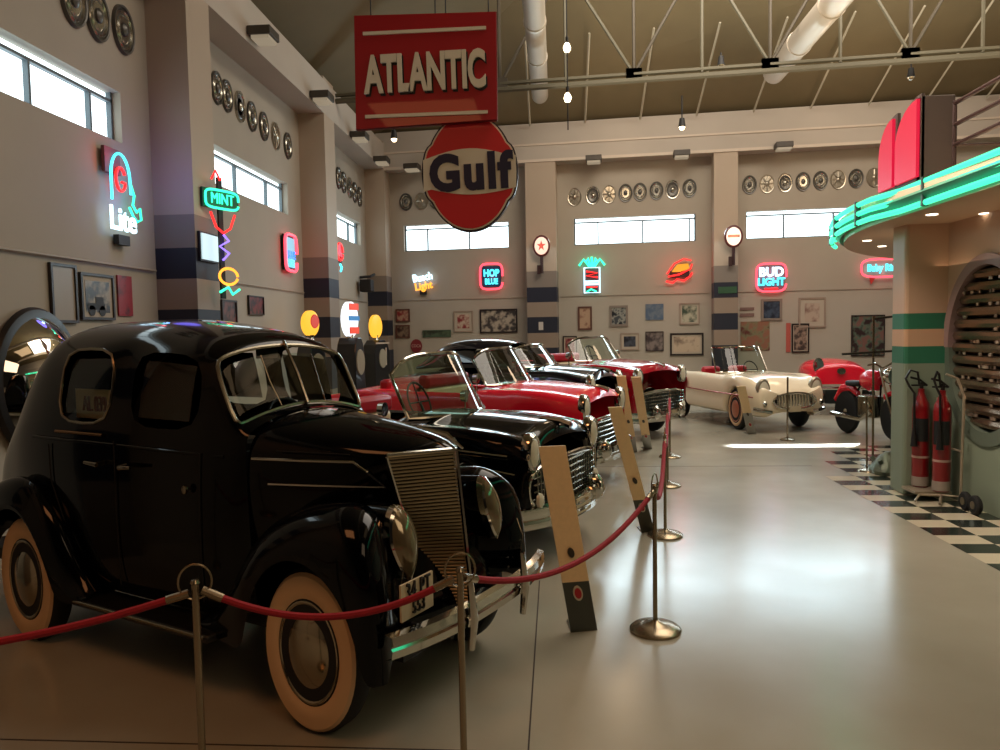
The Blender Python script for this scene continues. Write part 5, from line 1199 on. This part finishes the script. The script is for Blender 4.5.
# ------------------------------------------------------------------ slanted information boards
BRD = mat('board_cream',(238,206,160),.55,noise=.04,nscale=40); BRS = mat('board_steel',(74,76,70),.3,metal=.5)
def board(base_px, top_px, zt, w_, label, split=.27, bs=None, rz=.25):
    a = at_z(*base_px, 0); t = at_z(*top_px, zt); o = empty('information_board', (a.x,a.y,0)); tag(o, label, 'information board', 'slanted information boards in front of the cars')
    v = t-a; wv = Vector((math.cos(rz),math.sin(rz),0))*w_/2; nv = v.cross(wv).normalized()*.006
    def slab4(f0, f1, m_, nm):
        p0, p1 = v*f0, v*f1
        vs = [p0-wv-nv,p0+wv-nv,p1+wv-nv,p1-wv-nv,p0-wv+nv,p0+wv+nv,p1+wv+nv,p1-wv+nv]
        return MB().add(vs,[(0,3,2,1),(4,5,6,7),(0,1,5,4),(1,2,6,5),(2,3,7,6),(3,0,4,7)]).build(nm, m_, o, smooth=False)
    slab4(0, split, bs or BRS, 'steel_foot'); slab4(split, 1, BRD, 'printed_panel')
    MB().add([(-wv.x,-wv.y,0),(wv.x,wv.y,0),(wv.x-.02,wv.y+.16,0),(-wv.x-.02,-wv.y+.16,0),(-wv.x,-wv.y,.008),(wv.x,wv.y,.008),(wv.x-.02,wv.y+.16,.008),(-wv.x-.02,-wv.y+.16,.008)],[(0,3,2,1),(4,5,6,7),(0,1,5,4),(1,2,6,5),(2,3,7,6),(3,0,4,7)]).build('floor_plate', BRS, o, smooth=False)
    n_ = (v.cross(wv)).normalized(); n_ = n_ if n_.y < 0 else -n_; n_u = n_
    def disc(f, r, m_, nm, th=.006):
        c_ = v*f+n_u*.008; e1_ = wv.normalized(); e2_ = v.normalized(); N_ = 24
        vs = [c_+e1_*r*.8*math.cos(2*PI*k/N_)+e2_*r*1.25*math.sin(2*PI*k/N_) for k in range(N_)]+[c_+n_u*th+e1_*r*.8*math.cos(2*PI*k/N_)+e2_*r*1.25*math.sin(2*PI*k/N_) for k in range(N_)]
        MB().add(vs,[tuple(range(N_,2*N_))]+[(k,(k+1)%N_,N_+(k+1)%N_,N_+k) for k in range(N_)]).build(nm, m_, o)
    disc(.21, .034, mat('emblem_white',(190,180,160),.4), 'round_emblem'); disc(.21, .024, mat('emblem_crimson',(170,24,34),.4), 'round_emblem', .009)
    disc(.43, .022, mat('knob_dark',(52,42,30),.4), 'dark_knob', .012)
board((584,631),(552,446),1.03,.150,'nearest tall slanted cream board on a steel foot before the black convertible')
board((648,532),(615,407),1.06,.11,'second slanted cream board, standing in front of the black convertible bumper end')
board((633,452),(621,376),1.08,.12,'third slanted cream board, left of the close pair before the deep red convertible', .22, mat('board_silver',(150,150,146),.3,metal=.4))
board((648,449),(636,377),1.08,.12,'fourth slanted cream board, right of the close pair before the deep red convertible', .22, mat('board_silver'))
board((752,434),(741,386),.78,.14,'slanted cream board leaning before the front wheel of the white roadster', .45, mat('board_silver'))
# ---- end of items
# ------------------------------------------------------------------ light
w = bpy.data.worlds.new('world'); bpy.context.scene.world = w; w.use_nodes = True
w.node_tree.nodes['Background'].inputs[0].default_value = (.5,.6,.7,1); w.node_tree.nodes['Background'].inputs[1].default_value = .05
area('hall_light', (3.0,9.5,8.3), 7, 1020, (255,241,224), sy=9)
area('hall_light', (4,2.5,8.3), 3, 25, (255,214,165), sy=4)
area('front_fill', (3.2,-1.5,5.0), 3.5, 66, (255,220,180), rot=(math.radians(55),0,math.radians(4)), sy=2.5)
area('left_floor_fill', (-2.2,.6,5.5), 1.8, 48, (255,166,104), sy=1.5)  # added lamp, warms the floor tone at near left
area('diner_side_fill', (1.4,5.6,4.6), 1.2, 75, (255,228,206), rot=(0,math.radians(-48),0), spread=90, sy=2.5)  # fill added on the hall side to brighten the diner wall
area('far_wall_fill', (3.2,11.6,7.6), 8, 190, (255,243,228), rot=(math.radians(52),0,-BA), sy=1.5)  # extra fill added to lift the far wall
area('daylight_spill', tuple(bpt(8,.6,3.85)), 11, 290, (205,230,240), rot=(math.radians(-66),0,-BA), sy=.5)
area('floor_sun_strip', (3.75,10.6,5.9), 2.7, 60, (235,245,255), spread=2, sy=.22)  # added overhead lamp with tight spread, stands in for sunlight on the floor
for (x,y,z) in ((1.2,14.6,5.4),(5.5,14.2,5.4)): point('wall_washer_glow', (x,y,z), 30, (255,220,180), .3)
area('ceiling_fill', (4,9,5.6), 8, 230, (255,240,208), rot=(PI,0,0), sy=9)  # unseen upward fill, added to brighten the ceiling deck
area('canopy_glow', (4.4,7.2,2.2), 1.6, 9, (255,214,170), rot=(PI,0,0), sy=2.5)
for y in (3,5,6.8): point('canopy_neon_glow', (2.75,y,2.72), .8, (60,225,175), .1)
sc = bpy.context.scene
sc.view_settings.view_transform = 'Standard'; sc.view_settings.look = 'None'; sc.view_settings.exposure = 0
sc.cycles.use_denoising = True; sc.cycles.max_bounces = 8; sc.cycles.caustics_reflective = False; sc.cycles.caustics_refractive = False; sc.cycles.sample_clamp_indirect = 4
